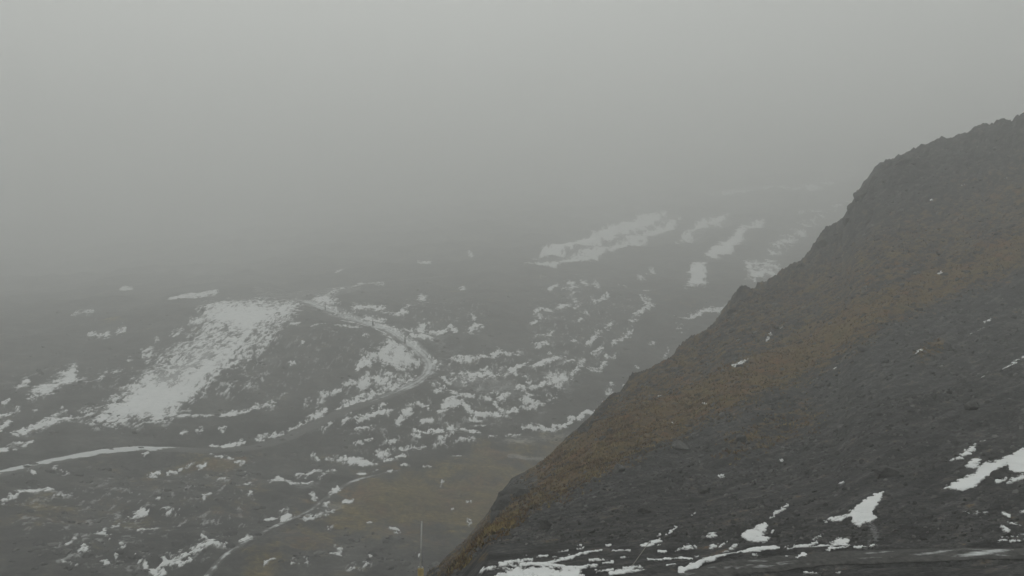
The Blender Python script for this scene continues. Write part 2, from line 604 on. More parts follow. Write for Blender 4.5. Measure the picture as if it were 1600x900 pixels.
# colour-giving fields on the valley and slope
S, P = 's', 'p'
FAR_GRASS = [
    (P, [(500, 800), (560, 755), (640, 725), (760, 705), (900, 700), (900, 760), (760, 830), (680, 850), (600, 840), (520, 825)], 42, 1.0),
    (S, [(400, 880), (450, 850), (520, 822)], 34, 0.62),
    (P, [(0, 780), (200, 730), (390, 715), (420, 760), (380, 830), (200, 840), (0, 860)], 40, 0.46),
    (S, [(225, 738), (300, 724), (380, 722)], 9, 0.75),
    (S, [(580, 890), (660, 860), (720, 840)], 30, 0.32),
    (S, [(460, 800), (500, 790)], 15, 0.5),
]
FAR_DUST = [
    (P, [(210, 600), (300, 545), (350, 520), (340, 580), (270, 620)], 18, 0.75),
    (S, [(720, 590), (775, 605), (800, 615)], 20, 0.42),
    (S, [(860, 590), (885, 610)], 16, 0.42),
    (S, [(790, 695), (850, 690), (900, 680)], 9, 0.36),
    (S, [(795, 718), (860, 716)], 4, 0.48),
    (S, [(660, 700), (800, 680), (890, 668)], 10, 0.12),
    (S, [(400, 455), (480, 458), (560, 450)], 8, 0.35),
    (S, [(650, 525), (720, 540), (690, 560)], 12, 0.30),
    (S, [(480, 476), (560, 499), (620, 524), (668, 552), (676, 568), (664, 590)], 9, 0.55), (S, [(664, 590), (630, 612), (560, 640)], 6, 0.30),
    (S, [(880, 400), (960, 385), (1010, 360), (1060, 345)], 14, 0.40),
    (S, [(1080, 375), (1140, 345)], 12, 0.35),
    (S, [(1150, 370), (1165, 385)], 14, 0.30),
    (S, [(1080, 300), (1130, 298), (1200, 292)], 3, 0.45),
    (S, [(1240, 300), (1330, 270)], 16, 0.35),
    (S, [(470, 770), (500, 758)], 8, 0.30),
    (S, [(500, 802), (530, 795)], 6, 0.35),
    (S, [(0, 672), (140, 655), (280, 652)], 3, 0.25),
]
fpx, fpy = f_px0.ravel(), f_py0.ravel()
f_grass = field(fpx, fpy, FAR_GRASS)
f_dust = field(fpx, fpy, FAR_DUST)

# ------------------------------------------------------------------ snow lying on the valley and opposite slope
FAR_SNOW = {
    'slope': ('broad wind-blown snow field on the left slope below the road bend', [
        (P, [(148, 657), (170, 636), (215, 602), (235, 590), (262, 600), (300, 580), (340, 556), (380, 520), (330, 505), (318, 490), (330, 481),
             (400, 477), (462, 479), (452, 500), (430, 505), (400, 515), (380, 545), (352, 580), (330, 592), (300, 618), (255, 655)], 14, 1.30),
        (P, [(235, 590), (245, 555), (290, 535), (318, 500), (380, 500), (370, 540), (330, 565), (270, 600)], 10, 0.66),
        (P, [(360, 560), (372, 520), (400, 495), (458, 488), (440, 535), (415, 560), (380, 578), (340, 592)], 8, 0.58),
        (S, [(222, 552), (235, 540), (232, 560)], 5, 0.7), (S, [(300, 505), (318, 502)], 5, 0.8),
        (S, [(270, 520), (283, 517)], 4, 0.7), (S, [(243, 528), (246, 526)], 2, 0.8),
        (S, [(155, 600), (165, 580), (190, 580)], 3, 0.62), (S, [(178, 632), (195, 612), (215, 610)], 5, 0.62),
        (S, [(120, 650), (150, 640)], 7, 0.55), (S, [(200, 563), (203, 560)], 3, 0.8),
        (S, [(345, 610), (380, 605), (410, 590)], 9, 0.30)]),
    'left': ('scattered snow patches along the far left edge above the road', [
        (P, [(46, 624), (58, 606), (85, 592), (108, 576), (118, 572), (120, 584), (132, 588), (100, 602), (85, 614), (60, 620)], 5, 1.05),
        (S, [(26, 612), (42, 597)], 5, 0.95), (S, [(6, 630), (14, 627)], 3, 0.8), (S, [(0, 648), (18, 643), (28, 638)], 4, 0.9),
        (S, [(0, 672), (14, 660)], 5, 0.85), (S, [(20, 675), (60, 667), (112, 652)], 4, 1.0), (S, [(75, 655), (90, 645), (100, 640)], 4, 0.6),
        (S, [(0, 702), (25, 695), (50, 690)], 3.5, 0.85), (S, [(116, 494), (144, 490)], 4, 0.95), (S, [(138, 526), (170, 524)], 3, 0.8),
        (S, [(184, 522), (196, 516)], 3, 0.9), (S, [(265, 468), (300, 463), (338, 457)], 2.4, 1.1), (S, [(188, 453), (206, 451)], 2, 0.8),
        (S, [(52, 641), (56, 638)], 3, 0.8), (S, [(135, 603), (137, 602)], 3, 0.7), (S, [(30, 600), (200, 590)], 18, 0.16)]),
    'roadside': ('thin snow streaks lining the lower stretch of the valley road', [
        (S, [(278, 651), (330, 648)], 3, 0.85), (S, [(345, 646), (375, 642), (400, 634)], 3.5, 0.9), (S, [(405, 632), (428, 627)], 3, 0.7),
        (S, [(330, 692), (345, 695), (365, 691), (378, 686)], 3.4, 1.05), (S, [(282, 676), (290, 674)], 2.5, 0.8), (S, [(308, 674), (316, 670)], 3, 0.8),
        (S, [(345, 671), (352, 668)], 3, 0.8), (S, [(402, 681), (430, 674)], 4, 0.8), (S, [(436, 672), (470, 660)], 4, 0.55),
        (S, [(480, 655), (505, 640)], 5, 0.85), (S, [(465, 668), (520, 652), (545, 650)], 3, 0.5), (S, [(410, 632), (425, 628)], 3, 0.8)]),
    'bend': ('crisp snow heaped inside the hairpin bend of the road', [
        (P, [(570, 560), (590, 556), (600, 545), (612, 538), (630, 542), (648, 548), (655, 560), (642, 572), (615, 576), (596, 570)], 5, 1.0),
        (P, [(556, 582), (560, 572), (572, 562), (582, 570), (578, 578)], 3, 1.1),
        (P, [(560, 592), (585, 586), (600, 577), (612, 588), (655, 582), (640, 598), (600, 606), (565, 608), (530, 616)], 5, 0.72),
        (P, [(525, 642), (540, 624), (570, 612), (620, 600), (640, 602), (600, 614), (565, 630)], 4, 0.85),
        (S, [(505, 618), (545, 605), (560, 597)], 6, 0.55), (S, [(480, 628), (500, 626)], 6, 0.45),
        (S, [(536, 507), (552, 505)], 3, 0.95), (S, [(528, 528), (540, 526)], 3, 0.85), (S, [(548, 528), (560, 524)], 3.5, 0.9),
        (S, [(456, 516), (468, 518)], 3, 0.9), (S, [(490, 528), (494, 526)], 3, 0.9), (S, [(506, 524), (508, 523)], 2.4, 0.9),
        (S, [(470, 551), (476, 553)], 2.5, 0.8), (S, [(568, 537), (572, 538)], 3, 0.8), (S, [(405, 632), (425, 629)], 6, 0.6),
        (S, [(430, 590), (560, 545)], 30, 0.14), (S, [(455, 577), (460, 575)], 2.6, 0.8), (S, [(443, 613), (447, 611)], 2.6, 0.8)]),
    'verge': ('smooth snow band on the upper side of the road down to the bend', [
        (P, [(472, 474), (500, 479), (540, 489), (575, 499), (602, 508), (634, 526), (664, 546), (688, 560), (684, 575), (668, 552), (640, 540), (610, 522), (570, 505), (520, 491)], 4, 0.95),
        (S, [(560, 508), (590, 522), (612, 534)], 3, 0.8)]),
    'upper': ('snow drifts beside the upper road above the hairpin bend', [
        (P, [(486, 473), (497, 461), (512, 466), (522, 474), (530, 477), (510, 481), (496, 479)], 4, 0.95),
        (S, [(508, 463), (518, 456), (526, 453)], 4, 0.6), (S, [(552, 482), (575, 480), (598, 484)], 4.5, 0.82), (S, [(570, 496), (600, 500)], 4, 0.9),
        (S, [(600, 490), (614, 490)], 3, 0.6), (P, [(618, 492), (632, 484), (638, 491), (630, 494)], 3, 1.1), (S, [(634, 484), (644, 477)], 2.5, 0.9),
        (P, [(626, 518), (650, 512), (660, 502), (670, 501), (664, 515), (640, 520)], 4, 1.0), (S, [(672, 517), (692, 517), (698, 514)], 3.5, 0.9),
        (S, [(642, 528), (675, 527)], 3.5, 0.95), (S, [(704, 508), (708, 515), (712, 516)], 3.5, 0.9), (S, [(735, 516), (742, 511), (750, 512)], 4, 0.95),
        (S, [(738, 492), (742, 500)], 2.6, 0.8), (S, [(480, 449), (540, 445), (566, 442), (600, 441)], 1.8, 0.75), (S, [(655, 411), (672, 411)], 3, 0.9),
        (S, [(720, 447), (725, 446)], 2.5, 0.8), (S, [(655, 465), (664, 465)], 2.3, 0.85), (S, [(525, 428), (540, 422)], 2.5, 0.55),
        (S, [(733, 398), (737, 400)], 2.5, 0.7), (S, [(650, 480), (740, 500)], 26, 0.18)]),
    'valley': ('many ragged snow patches on the slope right of the hairpin bend', [
        (S, [(706, 556), (740, 556), (770, 552), (782, 546)], 5, 0.85), (S, [(790, 550), (815, 552)], 3, 0.7),
        (P, [(712, 590), (718, 577), (748, 573), (758, 570), (770, 572), (790, 572), (780, 582), (760, 590), (740, 592), (728, 600)], 6, 0.85),
        (S, [(690, 592), (715, 585)], 8, 0.48), (S, [(680, 600), (700, 595)], 6, 0.4),
        (S, [(798, 575), (812, 571), (820, 568)], 4, 1.0), (S, [(775, 580), (805, 582)], 6, 0.6),
        (P, [(829, 573), (840, 567), (858, 566), (866, 571), (855, 576), (838, 580)], 3, 1.15),
        (S, [(855, 562), (880, 555)], 4, 0.9), (S, [(884, 570), (895, 562)], 4, 0.75), (S, [(906, 568), (913, 556)], 4, 1.0),
        (P, [(860, 585), (878, 583), (886, 592), (905, 572), (912, 572), (890, 598), (876, 608), (856, 608), (850, 600)], 4, 0.92),
        (S, [(810, 608), (835, 609), (855, 600)], 4, 0.85), (S, [(820, 592), (832, 608)], 3.5, 0.6),
        (P, [(815, 627), (820, 619), (832, 620), (836, 630), (852, 632), (836, 638), (824, 636)], 4, 1.05),
        (S, [(860, 622), (866, 620)], 4, 0.8), (S, [(782, 624), (792, 620)], 5, 0.9), (S, [(768, 612), (775, 616)], 4, 0.7),
        (P, [(680, 636), (700, 626), (712, 622), (720, 630), (714, 640), (695, 640)], 4, 1.1),
        (S, [(682, 612), (690, 605)], 4, 0.85), (S, [(700, 607), (716, 617), (738, 622)], 3.2, 0.85), (S, [(720, 628), (730, 640), (735, 648)], 5, 1.0),
        (S, [(742, 652), (760, 650), (778, 650)], 5, 1.05), (S, [(752, 622), (768, 626), (780, 640), (786, 648)], 3.6, 0.95),
        (S, [(788, 652), (800, 648), (815, 645), (838, 640)], 3.6, 0.9), (S, [(682, 645), (695, 646)], 3, 0.85), (S, [(734, 660), (748, 661)], 3, 0.8),
        (P, [(615, 660), (628, 642), (640, 640), (645, 648), (632, 655), (622, 664)], 4, 1.05),
        (S, [(558, 658), (575, 652), (600, 644), (608, 645)], 3.6, 0.9), (S, [(556, 670), (582, 668)], 3.5, 0.75),
        (S, [(530, 668), (545, 658)], 5, 0.5), (S, [(505, 672), (520, 664)], 5, 0.45), (S, [(585, 642), (602, 635)], 3.5, 0.7),
        (S, [(634, 632), (644, 632)], 3, 0.8), (S, [(652, 628), (660, 633), (670, 640)], 3, 0.75), (S, [(660, 658), (674, 660)], 4, 0.95),
        (P, [(655, 676), (668, 678), (672, 666), (680, 673), (698, 676), (698, 662), (706, 664), (712, 682), (690, 680)], 4, 1.0),
        (S, [(648, 672), (660, 677)], 3, 0.8), (S, [(720, 674), (735, 681), (752, 684)], 3.6, 0.95), (S, [(690, 690), (702, 685)], 4, 0.65),
        (S, [(740, 668), (756, 671)], 2.6, 0.8), (S, [(646, 680), (654, 681)], 3, 0.85),
        (P, [(602, 688), (614, 682), (625, 681), (618, 692), (608, 694)], 4, 0.85), (S, [(618, 700), (640, 697)], 4, 0.7), (S, [(648, 696), (662, 698)], 4, 0.7),
        (S, [(765, 690), (772, 688)], 2.5, 0.8), (S, [(790, 684), (810, 684)], 3, 0.7), (S, [(675, 702), (690, 696), (740, 692)], 4, 0.4),
        (S, [(817, 673), (845, 672)], 3.2, 1.0), (S, [(850, 674), (866, 673)], 3, 0.9), (S, [(866, 667), (878, 669), (892, 664)], 3.2, 1.0),
        (S, [(890, 656), (905, 658), (915, 650), (928, 651)], 3.6, 1.0), (S, [(935, 645), (945, 640)], 3, 0.6),
        (S, [(943, 636), (958, 632)], 5, 0.8), (S, [(946, 628), (955, 608)], 6, 0.62), (S, [(974, 606), (978, 612)], 2.5, 0.9), (S, [(955, 602), (960, 606)], 2.5, 0.9),
        (P, [(690, 560), (900, 545), (900, 600), (850, 640), (700, 690), (560, 700), (540, 680), (680, 610)], 20, 0.24)]),
    'gully': ('small snow flecks scattered across the gully side below the far snow field', [
        (S, [(857, 456), (870, 450)], 2.4, 0.95), (S, [(888, 446), (894, 445)], 3, 0.9), (S, [(892, 457), (900, 452)], 4, 0.85), (S, [(910, 444), (916, 448)], 3.5, 0.95),
        (S, [(930, 444), (934, 455)], 2.6, 0.95), (S, [(880, 455), (886, 458)], 2.5, 0.8), (S, [(872, 478), (890, 479)], 2.6, 0.9), (S, [(895, 465), (905, 475)], 3.5, 0.6),
        (S, [(896, 484), (903, 480)], 2.4, 0.85), (S, [(925, 470), (930, 476), (940, 471), (950, 467)], 3, 0.75), (S, [(838, 490), (848, 486), (862, 487)], 3.6, 0.9),
        (S, [(840, 494), (846, 498)], 3, 0.9), (S, [(832, 506), (840, 506)], 2.6, 1.0), (S, [(848, 522), (858, 523), (862, 517)], 2.6, 1.0), (S, [(834, 528), (838, 522)], 2.5, 0.8),
        (S, [(834, 538), (845, 542)], 2.6, 1.0), (S, [(850, 537), (857, 540), (860, 550)], 2, 0.8), (S, [(905, 505), (908, 503)], 2.5, 0.9), (S, [(894, 535), (898, 532)], 2.8, 1.0),
        (S, [(915, 490), (918, 492)], 2.5, 0.8), (S, [(932, 520), (936, 518)], 3, 1.0), (S, [(948, 512), (956, 504)], 3.2, 0.9), (S, [(918, 537), (935, 528)], 3, 0.9),
        (S, [(930, 548), (938, 546)], 3.4, 1.0), (S, [(948, 554), (958, 556)], 3, 0.75), (S, [(958, 540), (972, 530)], 4, 0.9), (S, [(978, 522), (985, 515)], 3.4, 0.85),
        (S, [(985, 505), (994, 504)], 2.5, 0.9), (S, [(995, 492), (1010, 484), (1018, 477)], 4, 0.9), (S, [(1003, 466), (1015, 476)], 5, 0.7),
        (S, [(920, 576), (935, 575), (940, 570)], 3, 0.9), (S, [(940, 563), (946, 566)], 2.4, 0.8), (S, [(1014, 540), (1022, 539)], 2, 0.8), (S, [(992, 573), (996, 574)], 2.4, 0.9),
        (S, [(968, 445), (985, 450)], 3, 0.45), (S, [(1000, 430), (1018, 425)], 5, 0.45), (S, [(1000, 452), (1028, 451)], 2, 0.5),
        (S, [(1054, 496), (1070, 492)], 2, 0.85), (S, [(1074, 492), (1085, 488), (1110, 482)], 4.5, 0.8), (S, [(1110, 484), (1138, 477)], 5, 0.75),
        (S, [(1044, 538), (1042, 550), (1034, 570)], 1.8, 0.6), (S, [(1060, 512), (1068, 518)], 5, 0.35),
        (P, [(850, 435), (950, 435), (1000, 480), (960, 540), (900, 600), (830, 560), (830, 480)], 20, 0.20)]),
    'far_left': ('long pale twin snow field high on the far slope fading into fog', [
        (P, [(834, 400), (860, 389), (920, 370), (970, 350), (1005, 338), (1040, 338), (1020, 352), (980, 366), (930, 382), (880, 396)], 4, 1.2),
        (P, [(820, 415), (850, 413), (885, 403), (930, 392), (975, 374), (1030, 352), (1062, 345), (1050, 358), (1000, 378), (960, 394), (920, 406), (870, 416)], 4, 1.05),
        (P, [(1058, 378), (1075, 360), (1095, 346), (1138, 338), (1130, 347), (1095, 360), (1075, 376)], 4, 1.0)]),
    'far_mid': ('hooked pale snow patch on the far slope between two long snow fields', [
        (P, [(1098, 404), (1108, 392), (1135, 382), (1150, 370), (1156, 356), (1165, 350), (1192, 347), (1190, 355), (1164, 358), (1160, 376), (1146, 390), (1130, 402), (1105, 404)], 5, 1.4),
        (P, [(1072, 452), (1078, 420), (1100, 412), (1103, 440), (1090, 446)], 5, 1.05)]),
    'far_right': ('ribbed snow field on the far slope beside the dark ridge', [
        (P, [(1166, 440), (1170, 408), (1196, 408), (1208, 380), (1232, 362), (1262, 346), (1285, 344), (1270, 356), (1240, 378), (1222, 402), (1218, 424), (1190, 440)], 6, 0.60),
        (S, [(1165, 410), (1175, 425), (1180, 440)], 4, 0.75), (S, [(1198, 405), (1220, 420)], 4, 0.8), (S, [(1195, 425), (1215, 436)], 4, 0.75), (S, [(1250, 335), (1278, 328)], 5, 0.5), (S, [(1285, 340), (1325, 312)], 6, 0.42), (S, [(1130, 301), (1200, 296), (1300, 290)], 3, 0.55)]),
    'spur': ('broken snow patches on the dark spur at the bottom left', [
        (S, [(4, 787), (30, 774), (55, 763), (80, 761)], 4.5, 0.78), (S, [(82, 772), (120, 771)], 3.5, 0.45), (S, [(45, 732), (52, 737)], 3, 0.6), (S, [(85, 730), (105, 735)], 3, 0.55),
        (P, [(190, 814), (208, 800), (222, 796), (234, 799), (226, 805), (205, 808)], 3, 1.15), (S, [(162, 830), (184, 818)], 3, 0.8), (S, [(155, 836), (168, 840), (172, 852)], 4.5, 0.72),
        (S, [(180, 872), (193, 858)], 4, 0.95), (S, [(105, 850), (118, 843)], 3.5, 0.95), (S, [(122, 866), (138, 864)], 3, 0.8), (S, [(128, 859), (136, 862)], 3, 0.8),
        (S, [(214, 829), (228, 824), (242, 826)], 3, 0.78), (S, [(208, 864), (218, 878)], 3, 0.75), (S, [(228, 884), (240, 892), (254, 890)], 5, 0.95),
        (S, [(252, 882), (270, 876), (290, 868)], 6, 0.95), (S, [(278, 886), (298, 878)], 4, 0.8), (S, [(300, 864), (325, 856), (352, 857)], 6, 0.95), (S, [(316, 842), (320, 845)], 3, 0.8),
        (S, [(378, 848), (388, 840)], 5, 0.95), (S, [(100, 884), (118, 888)], 4, 0.55), (S, [(160, 882), (168, 880)], 3, 0.8), (S, [(246, 779), (250, 778)], 3, 0.8),
        (S, [(262, 798), (278, 800)], 4, 0.62), (S, [(318, 785), (328, 780)], 3.4, 0.85), (S, [(386, 785), (390, 781), (394, 784)], 2.4, 1.0), (S, [(340, 745), (348, 745)], 3, 0.8),
        (S, [(232, 737), (248, 732)], 3.4, 0.85), (S, [(264, 732), (290, 722), (300, 718)], 3.2, 0.75), (S, [(308, 726), (320, 722)], 3.4, 0.8), (S, [(332, 712), (360, 716)], 2.6, 0.75),
        (S, [(370, 722), (380, 724), (380, 734)], 3.2, 0.7), (S, [(385, 758), (394, 760)], 2.4, 0.8), (S, [(225, 710), (235, 709)], 2.5, 0.8),
        (P, [(20, 760), (400, 720), (400, 830), (300, 890), (100, 890), (20, 830)], 20, 0.16)]),
    'meadow': ('snow remnants around the brown meadow and footpath in the valley', [
        (S, [(423, 757), (436, 752), (450, 760)], 3.6, 0.95), (S, [(466, 745), (480, 742), (496, 734)], 5, 0.88), (S, [(455, 765), (470, 762), (488, 760)], 2.6, 0.9),
        (S, [(514, 735), (524, 733)], 4, 0.9), (S, [(500, 752), (506, 746)], 2.8, 0.8), (S, [(488, 705), (498, 709)], 3.2, 0.9),
        (P, [(511, 711), (530, 710), (552, 709), (570, 712), (588, 720), (568, 722), (548, 722), (535, 716)], 4, 1.1), (P, [(580, 714), (588, 702), (606, 700), (610, 708), (595, 710)], 4, 0.95),
        (S, [(556, 693), (568, 692), (578, 684)], 3.2, 0.75), (S, [(602, 717), (620, 716)], 2.6, 0.9), (S, [(622, 711), (634, 710)], 3.5, 0.8), (S, [(560, 742), (570, 742)], 2.6, 0.9),
        (S, [(585, 736), (588, 735)], 2.5, 0.8), (S, [(600, 741), (612, 739)], 2.2, 0.9), (S, [(628, 732), (640, 731)], 2.5, 0.9), (S, [(663, 735), (674, 735)], 1.8, 0.9),
        (S, [(705, 714), (720, 713)], 1.8, 0.9), (S, [(415, 812), (430, 813)], 3, 0.95), (S, [(438, 803), (446, 800)], 4, 0.7), (S, [(440, 813), (456, 812)], 4.5, 0.9),
        (S, [(488, 782), (494, 786)], 4, 0.85), (S, [(518, 774), (530, 766)], 4, 0.75), (S, [(538, 788), (550, 785)], 3, 0.75), (S, [(512, 828), (524, 826)], 3.2, 0.8),
        (S, [(610, 826), (622, 827)], 2.3, 0.9), (S, [(619, 833), (622, 833)], 2.5, 0.9), (S, [(576, 822), (580, 820)], 2.5, 0.8), (S, [(414, 885), (430, 882)], 2.4, 0.9),
        (S, [(462, 890), (478, 886)], 6, 0.55), (S, [(520, 866), (545, 868)], 4, 0.6), (S, [(525, 856), (532, 858)], 3.5, 0.7), (S, [(550, 895), (570, 890)], 7, 0.5), (S, [(576, 868), (580, 870)], 2.5, 0.8),
        (S, [(703, 794), (706, 795)], 2.5, 1.0), (S, [(728, 782), (734, 783)], 2.5, 0.8), (S, [(732, 810), (734, 824)], 2.5, 0.7), (S, [(688, 756), (692, 754)], 2.3, 0.8), (S, [(652, 870), (655, 872)], 2.2, 0.9),
        (S, [(470, 815), (500, 811), (520, 803)], 4, 0.5), (S, [(500, 800), (512, 795)], 5, 0.5)]),
}


def snow_depth(x, y, qx, qy, items, near):
    """how much snow is left at a point: above 0 it covers the ground"""
    rr = np.hypot(x, y)
    # the wind has frayed every drift: shift the outlines by a few decimetres to metres
    ws = np.where(rr > 800, 2.0, 0.65) * (0.30 if near else 1.0)
    fr = 2.2 if near else np.where(rr > 800, 1.5, 3.0)
    qx = qx + fr * fbm(x / ws, y / ws, 5.0, 3, 301, 0.7) * 2.2
    qy = qy + fr * fbm(x / ws, y / ws, 5.0, 3, 311, 0.7) * 1.1
    d = field(qx, qy, items, 2.1)
    if near:
        N = quantile01(fbm(x, y * 0.6, 1.3, 5, 77, 0.88), 0.44)
    else:
        n1 = fbm(x, y * 0.42, 3.8, 4, 57, 0.92)
        n2 = fbm(x, y * 0.25, 14.0, 4, 67, 0.85)
        w = smoothstep(650, 950, rr)
        N = quantile01(n1 * (1 - w) + n2 * w, 0.42)
    return d - N


def snow_objects(groups, X, Y, Z, PX, PY, wrap, near):
    nr, nc = X.shape
    px, py = PX.ravel(), PY.ravel()
    keys = list(groups)
    if not near:
        groups = {k: (lab, [(a, b, (w * 0.72 if a == 's' else w * 1.2), (d * 0.40 if (d < 0.27) else d)) for a, b, w, d in it]) for k, (lab, it) in groups.items()}
    else:
        groups = {k: (lab, [(a, b, (w * (0.46 if w < 2.7 else 0.60) if a == 's' else w), d) for a, b, w, d in it]) for k, (lab, it) in groups.items()}
    D = np.stack([field(px, py, groups[k][1], 2.4) for k in keys])
    own = D.argmax(0).reshape(nr, nc)
    dm = D.max(0).reshape(nr, nc)
    i, j = np.meshgrid(np.arange(nr - 1), np.arange(nc - 1), indexing='ij')
    i, j = i.ravel(), j.ravel()
    cand = np.maximum.reduce([dm[i, j], dm[i + 1, j], dm[i, j + 1], dm[i + 1, j + 1]]) > 0.05
    i, j = i[cand], j[cand]
    SUB = 3 if near else 2
    NC2 = nc * SUB + SUB
    for g, key in enumerate(keys):
        m = own[i, j] == g
        gi, gj = i[m], j[m]
        if not len(gi):
            print('no snow cells for', key); continue
        ids = []
        for a in range(SUB):
            for b in range(SUB):
                A = (gi * SUB + a) * NC2 + gj * SUB + b
                ids.append(np.stack([A, A + NC2, A + NC2 + 1, A + 1], 1))
        ids = np.concatenate(ids)
        u, inv = np.unique(ids, return_inverse=True)
        q = inv.reshape(ids.shape)
        fi, fj = (u // NC2) / SUB, (u % NC2) / SUB
        i0 = np.minimum(fi.astype(int), nr - 2); j0 = np.minimum(fj.astype(int), nc - 2)
        a, b = fi - i0, fj - j0

        def bil(T):
            return (T[i0, j0] * (1 - a) + T[i0 + 1, j0] * a) * (1 - b) + (T[i0, j0 + 1] * (1 - a) + T[i0 + 1, j0 + 1] * a) * b
        x, y, z = bil(X), bil(Y), bil(Z)
        s = snow_depth(x, y, bil(PX), bil(PY), groups[key][1], near)
        lift = (0.03 if near else 0.10) + np.clip(s, 0, 0.35) * (0.25 if near else 0.7)
        co = np.stack([x, y, z + lift, s], 1)
        # clip every triangle at s = 0
        t = np.concatenate([q[:, [0, 1, 2]], q[:, [0, 2, 3]]])
        sp = s[t] > 0
        cnt = sp.sum(1)
        tris = [t[cnt == 3]]
        extra_co, base_n = [], len(co)

        def cut(pa, pb):
            f = (s[pa] / (s[pa] - s[pb]))[:, None]
            return co[pa] + (co[pb] - co[pa]) * f
        t1 = t[cnt == 1]; k = sp[cnt == 1].argmax(1); r = np.arange(len(t1))
        if len(t1):
            A, B, C = t1[r, k], t1[r, (k + 1) % 3], t1[r, (k + 2) % 3]
            n0 = base_n
            extra_co += [cut(A, B), cut(A, C)]
            tris.append(np.stack([A, n0 + r, n0 + len(t1) + r], 1)); base_n += 2 * len(t1)
        t2 = t[cnt == 2]; k = (~sp[cnt == 2]).argmax(1); r = np.arange(len(t2))
        if len(t2):
            A, B, C = t2[r, k], t2[r, (k + 1) % 3], t2[r, (k + 2) % 3]   # A is outside
            n0 = base_n
            extra_co += [cut(B, A), cut(C, A)]
            e1, e2 = n0 + r, n0 + len(t2) + r
            tris.append(np.stack([B, C, e2], 1)); tris.append(np.stack([B, e2, e1], 1))
        tris = np.concatenate(tris)
        if not len(tris):
            print('no snow for', key); continue
        co = np.concatenate([co] + extra_co)
        used, inv = np.unique(tris, return_inverse=True)
        o = mesh_np('snow_patch', co[used, :3], tris=inv.reshape(-1, 3), mat=M_DIM_SNOW if near else M_SNOW, attrs={'depth': np.maximum(co[used, 3], 0)})
        print('snow', key, len(tris))
        tag(o, groups[key][0], 'snow', kind='stuff')
    # thin snow round the patches, on the ground itself
    rim = np.full(nr * nc, -1.0)
    own_f, xf, yf, dmf = own.ravel(), X.ravel(), Y.ravel(), dm.ravel()
    for g, key in enumerate(keys):
        m = np.nonzero((own_f == g) & (dmf > 0.03))[0]
        if len(m):
            rim[m] = snow_depth(xf[m], yf[m], px[m], py[m], groups[key][1], near)
    return np.clip((rim + 0.38) / 0.5, 0, 1)


thin = snow_objects(FAR_SNOW, FX, FY, FZ, f_px0, f_py0, True, False)
f_dust = np.maximum(f_dust, 0.62 * thin.ravel())
ter = mesh_np('mountain_terrain', np.stack([FX.ravel(), FY.ravel(), FZ.ravel()], 1),
              quad_grid(len(RR), len(AZ), True), mat=M_FAR, attrs={'grass': f_grass, 'dust': f_dust})
tag(ter, kind='structure')


# ------------------------------------------------------------------ roads and path as bedded ribbons
def ribbon(name, line, half, snow_fn, lift, n_across=15, mat=None):
    t = np.gradient(line[:, :2], axis=0)
    t /= np.maximum(np.hypot(t[:, 0], t[:, 1])[:, None], 1e-6)
    nrm = np.stack([-t[:, 1], t[:, 0]], 1)
    u = np.linspace(-1, 1, n_across)
    ix = np.arange(len(line))
    wob = 1 + 0.45 * fbm(ix, ix * 0.0, 11.0, 4, 91, 0.7)
    wob2 = 1 + 0.45 * fbm(ix, ix * 0.0, 11.0, 4, 191, 0.7)
    wob = np.where(u[None] < 0, wob[:, None], wob2[:, None])
    X = line[:, 0, None] + nrm[:, 0, None] * u * half * wob
    Y = line[:, 1, None] + nrm[:, 1, None] * u * half * wob
    Z = line[:, 2, None] + lift * (1 - np.abs(u) ** 4 * 1.6)
    s = snow_fn(np.linspace(0, 1, len(line))[:, None], u[None], X, Y)
    o = mesh_np(name, np.stack([X.ravel(), Y.ravel(), Z.ravel()], 1), quad_grid(len(line), n_across, False)[:, ::-1],
                mat=mat or M_ROAD, attrs={'snow': np.broadcast_to(s, X.shape).ravel()})
    return tag(o, kind='structure')


# fraction along the road of chosen bends, measured on the line itself
rpx, rpy = project(road_line[:, 0], road_line[:, 1], road_line[:, 2])


def frac_at(px, py):
    return float(np.argmin((rpx - px) ** 2 + (rpy - py) ** 2)) / len(rpx)


FK = [(0.0, 0.3), (frac_at(560, 442), 0.55), (frac_at(474, 452), 0.45), (frac_at(464, 462), 0.30), (frac_at(480, 477), 0.75), (frac_at(560, 500), 0.80),
      (frac_at(650, 543), 0.85), (frac_at(672, 570), 0.72), (frac_at(640, 605), 0.70), (frac_at(570, 632), 0.35), (frac_at(480, 668), 0.18),
      (frac_at(390, 699), 0.10), (frac_at(290, 703), 0.12), (frac_at(268, 703), 0.30), (1.0, 0.3)]


def road_snow(f, u, X, Y):
    tracks = np.exp(-((np.abs(u) - 0.36) / 0.14) ** 2)
    s_f = np.interp(f, [a for a, b in FK], [b for a, b in FK])
    arm = np.interp(f, [frac_at(278, 703), frac_at(225, 701), frac_at(120, 712), frac_at(0, 737)], [-1.0, 1.3, 0.7, 0.15]) + 1.1 * fbm(X, Y, 13.0, 4, 99, 0.7)
    s_f = np.where(f > frac_at(278, 703), 0.95 * (u < arm), s_f)
    edge = smoothstep(0.45, 1.0, np.abs(u) + 0.35 * gnoise(X / 3.0, Y / 5.0, 97))
    return np.clip(s_f - 0.30 * tracks * (s_f < 0.9) - 0.30 * edge * (s_f < 0.9) - 0.20 * edge + 0.25 * gnoise(X / 14, Y / 14, 98), 0, 1)


ribbon('valley_road', road_line, 4.0, road_snow, 0.12)
ribbon('footpath', path_line, 1.0, lambda f, u, X, Y: np.clip(np.interp(f, [0, 0.25, 0.45, 0.6, 1.0], [0.50, 0.55, 0.36, 0.42, 0.30]) * (1.15 - 0.8 * np.abs(u)) + 0.8 * fbm(X, Y, 6.0, 4, 88, 0.7), 0, 0.8), 0.08, 9)

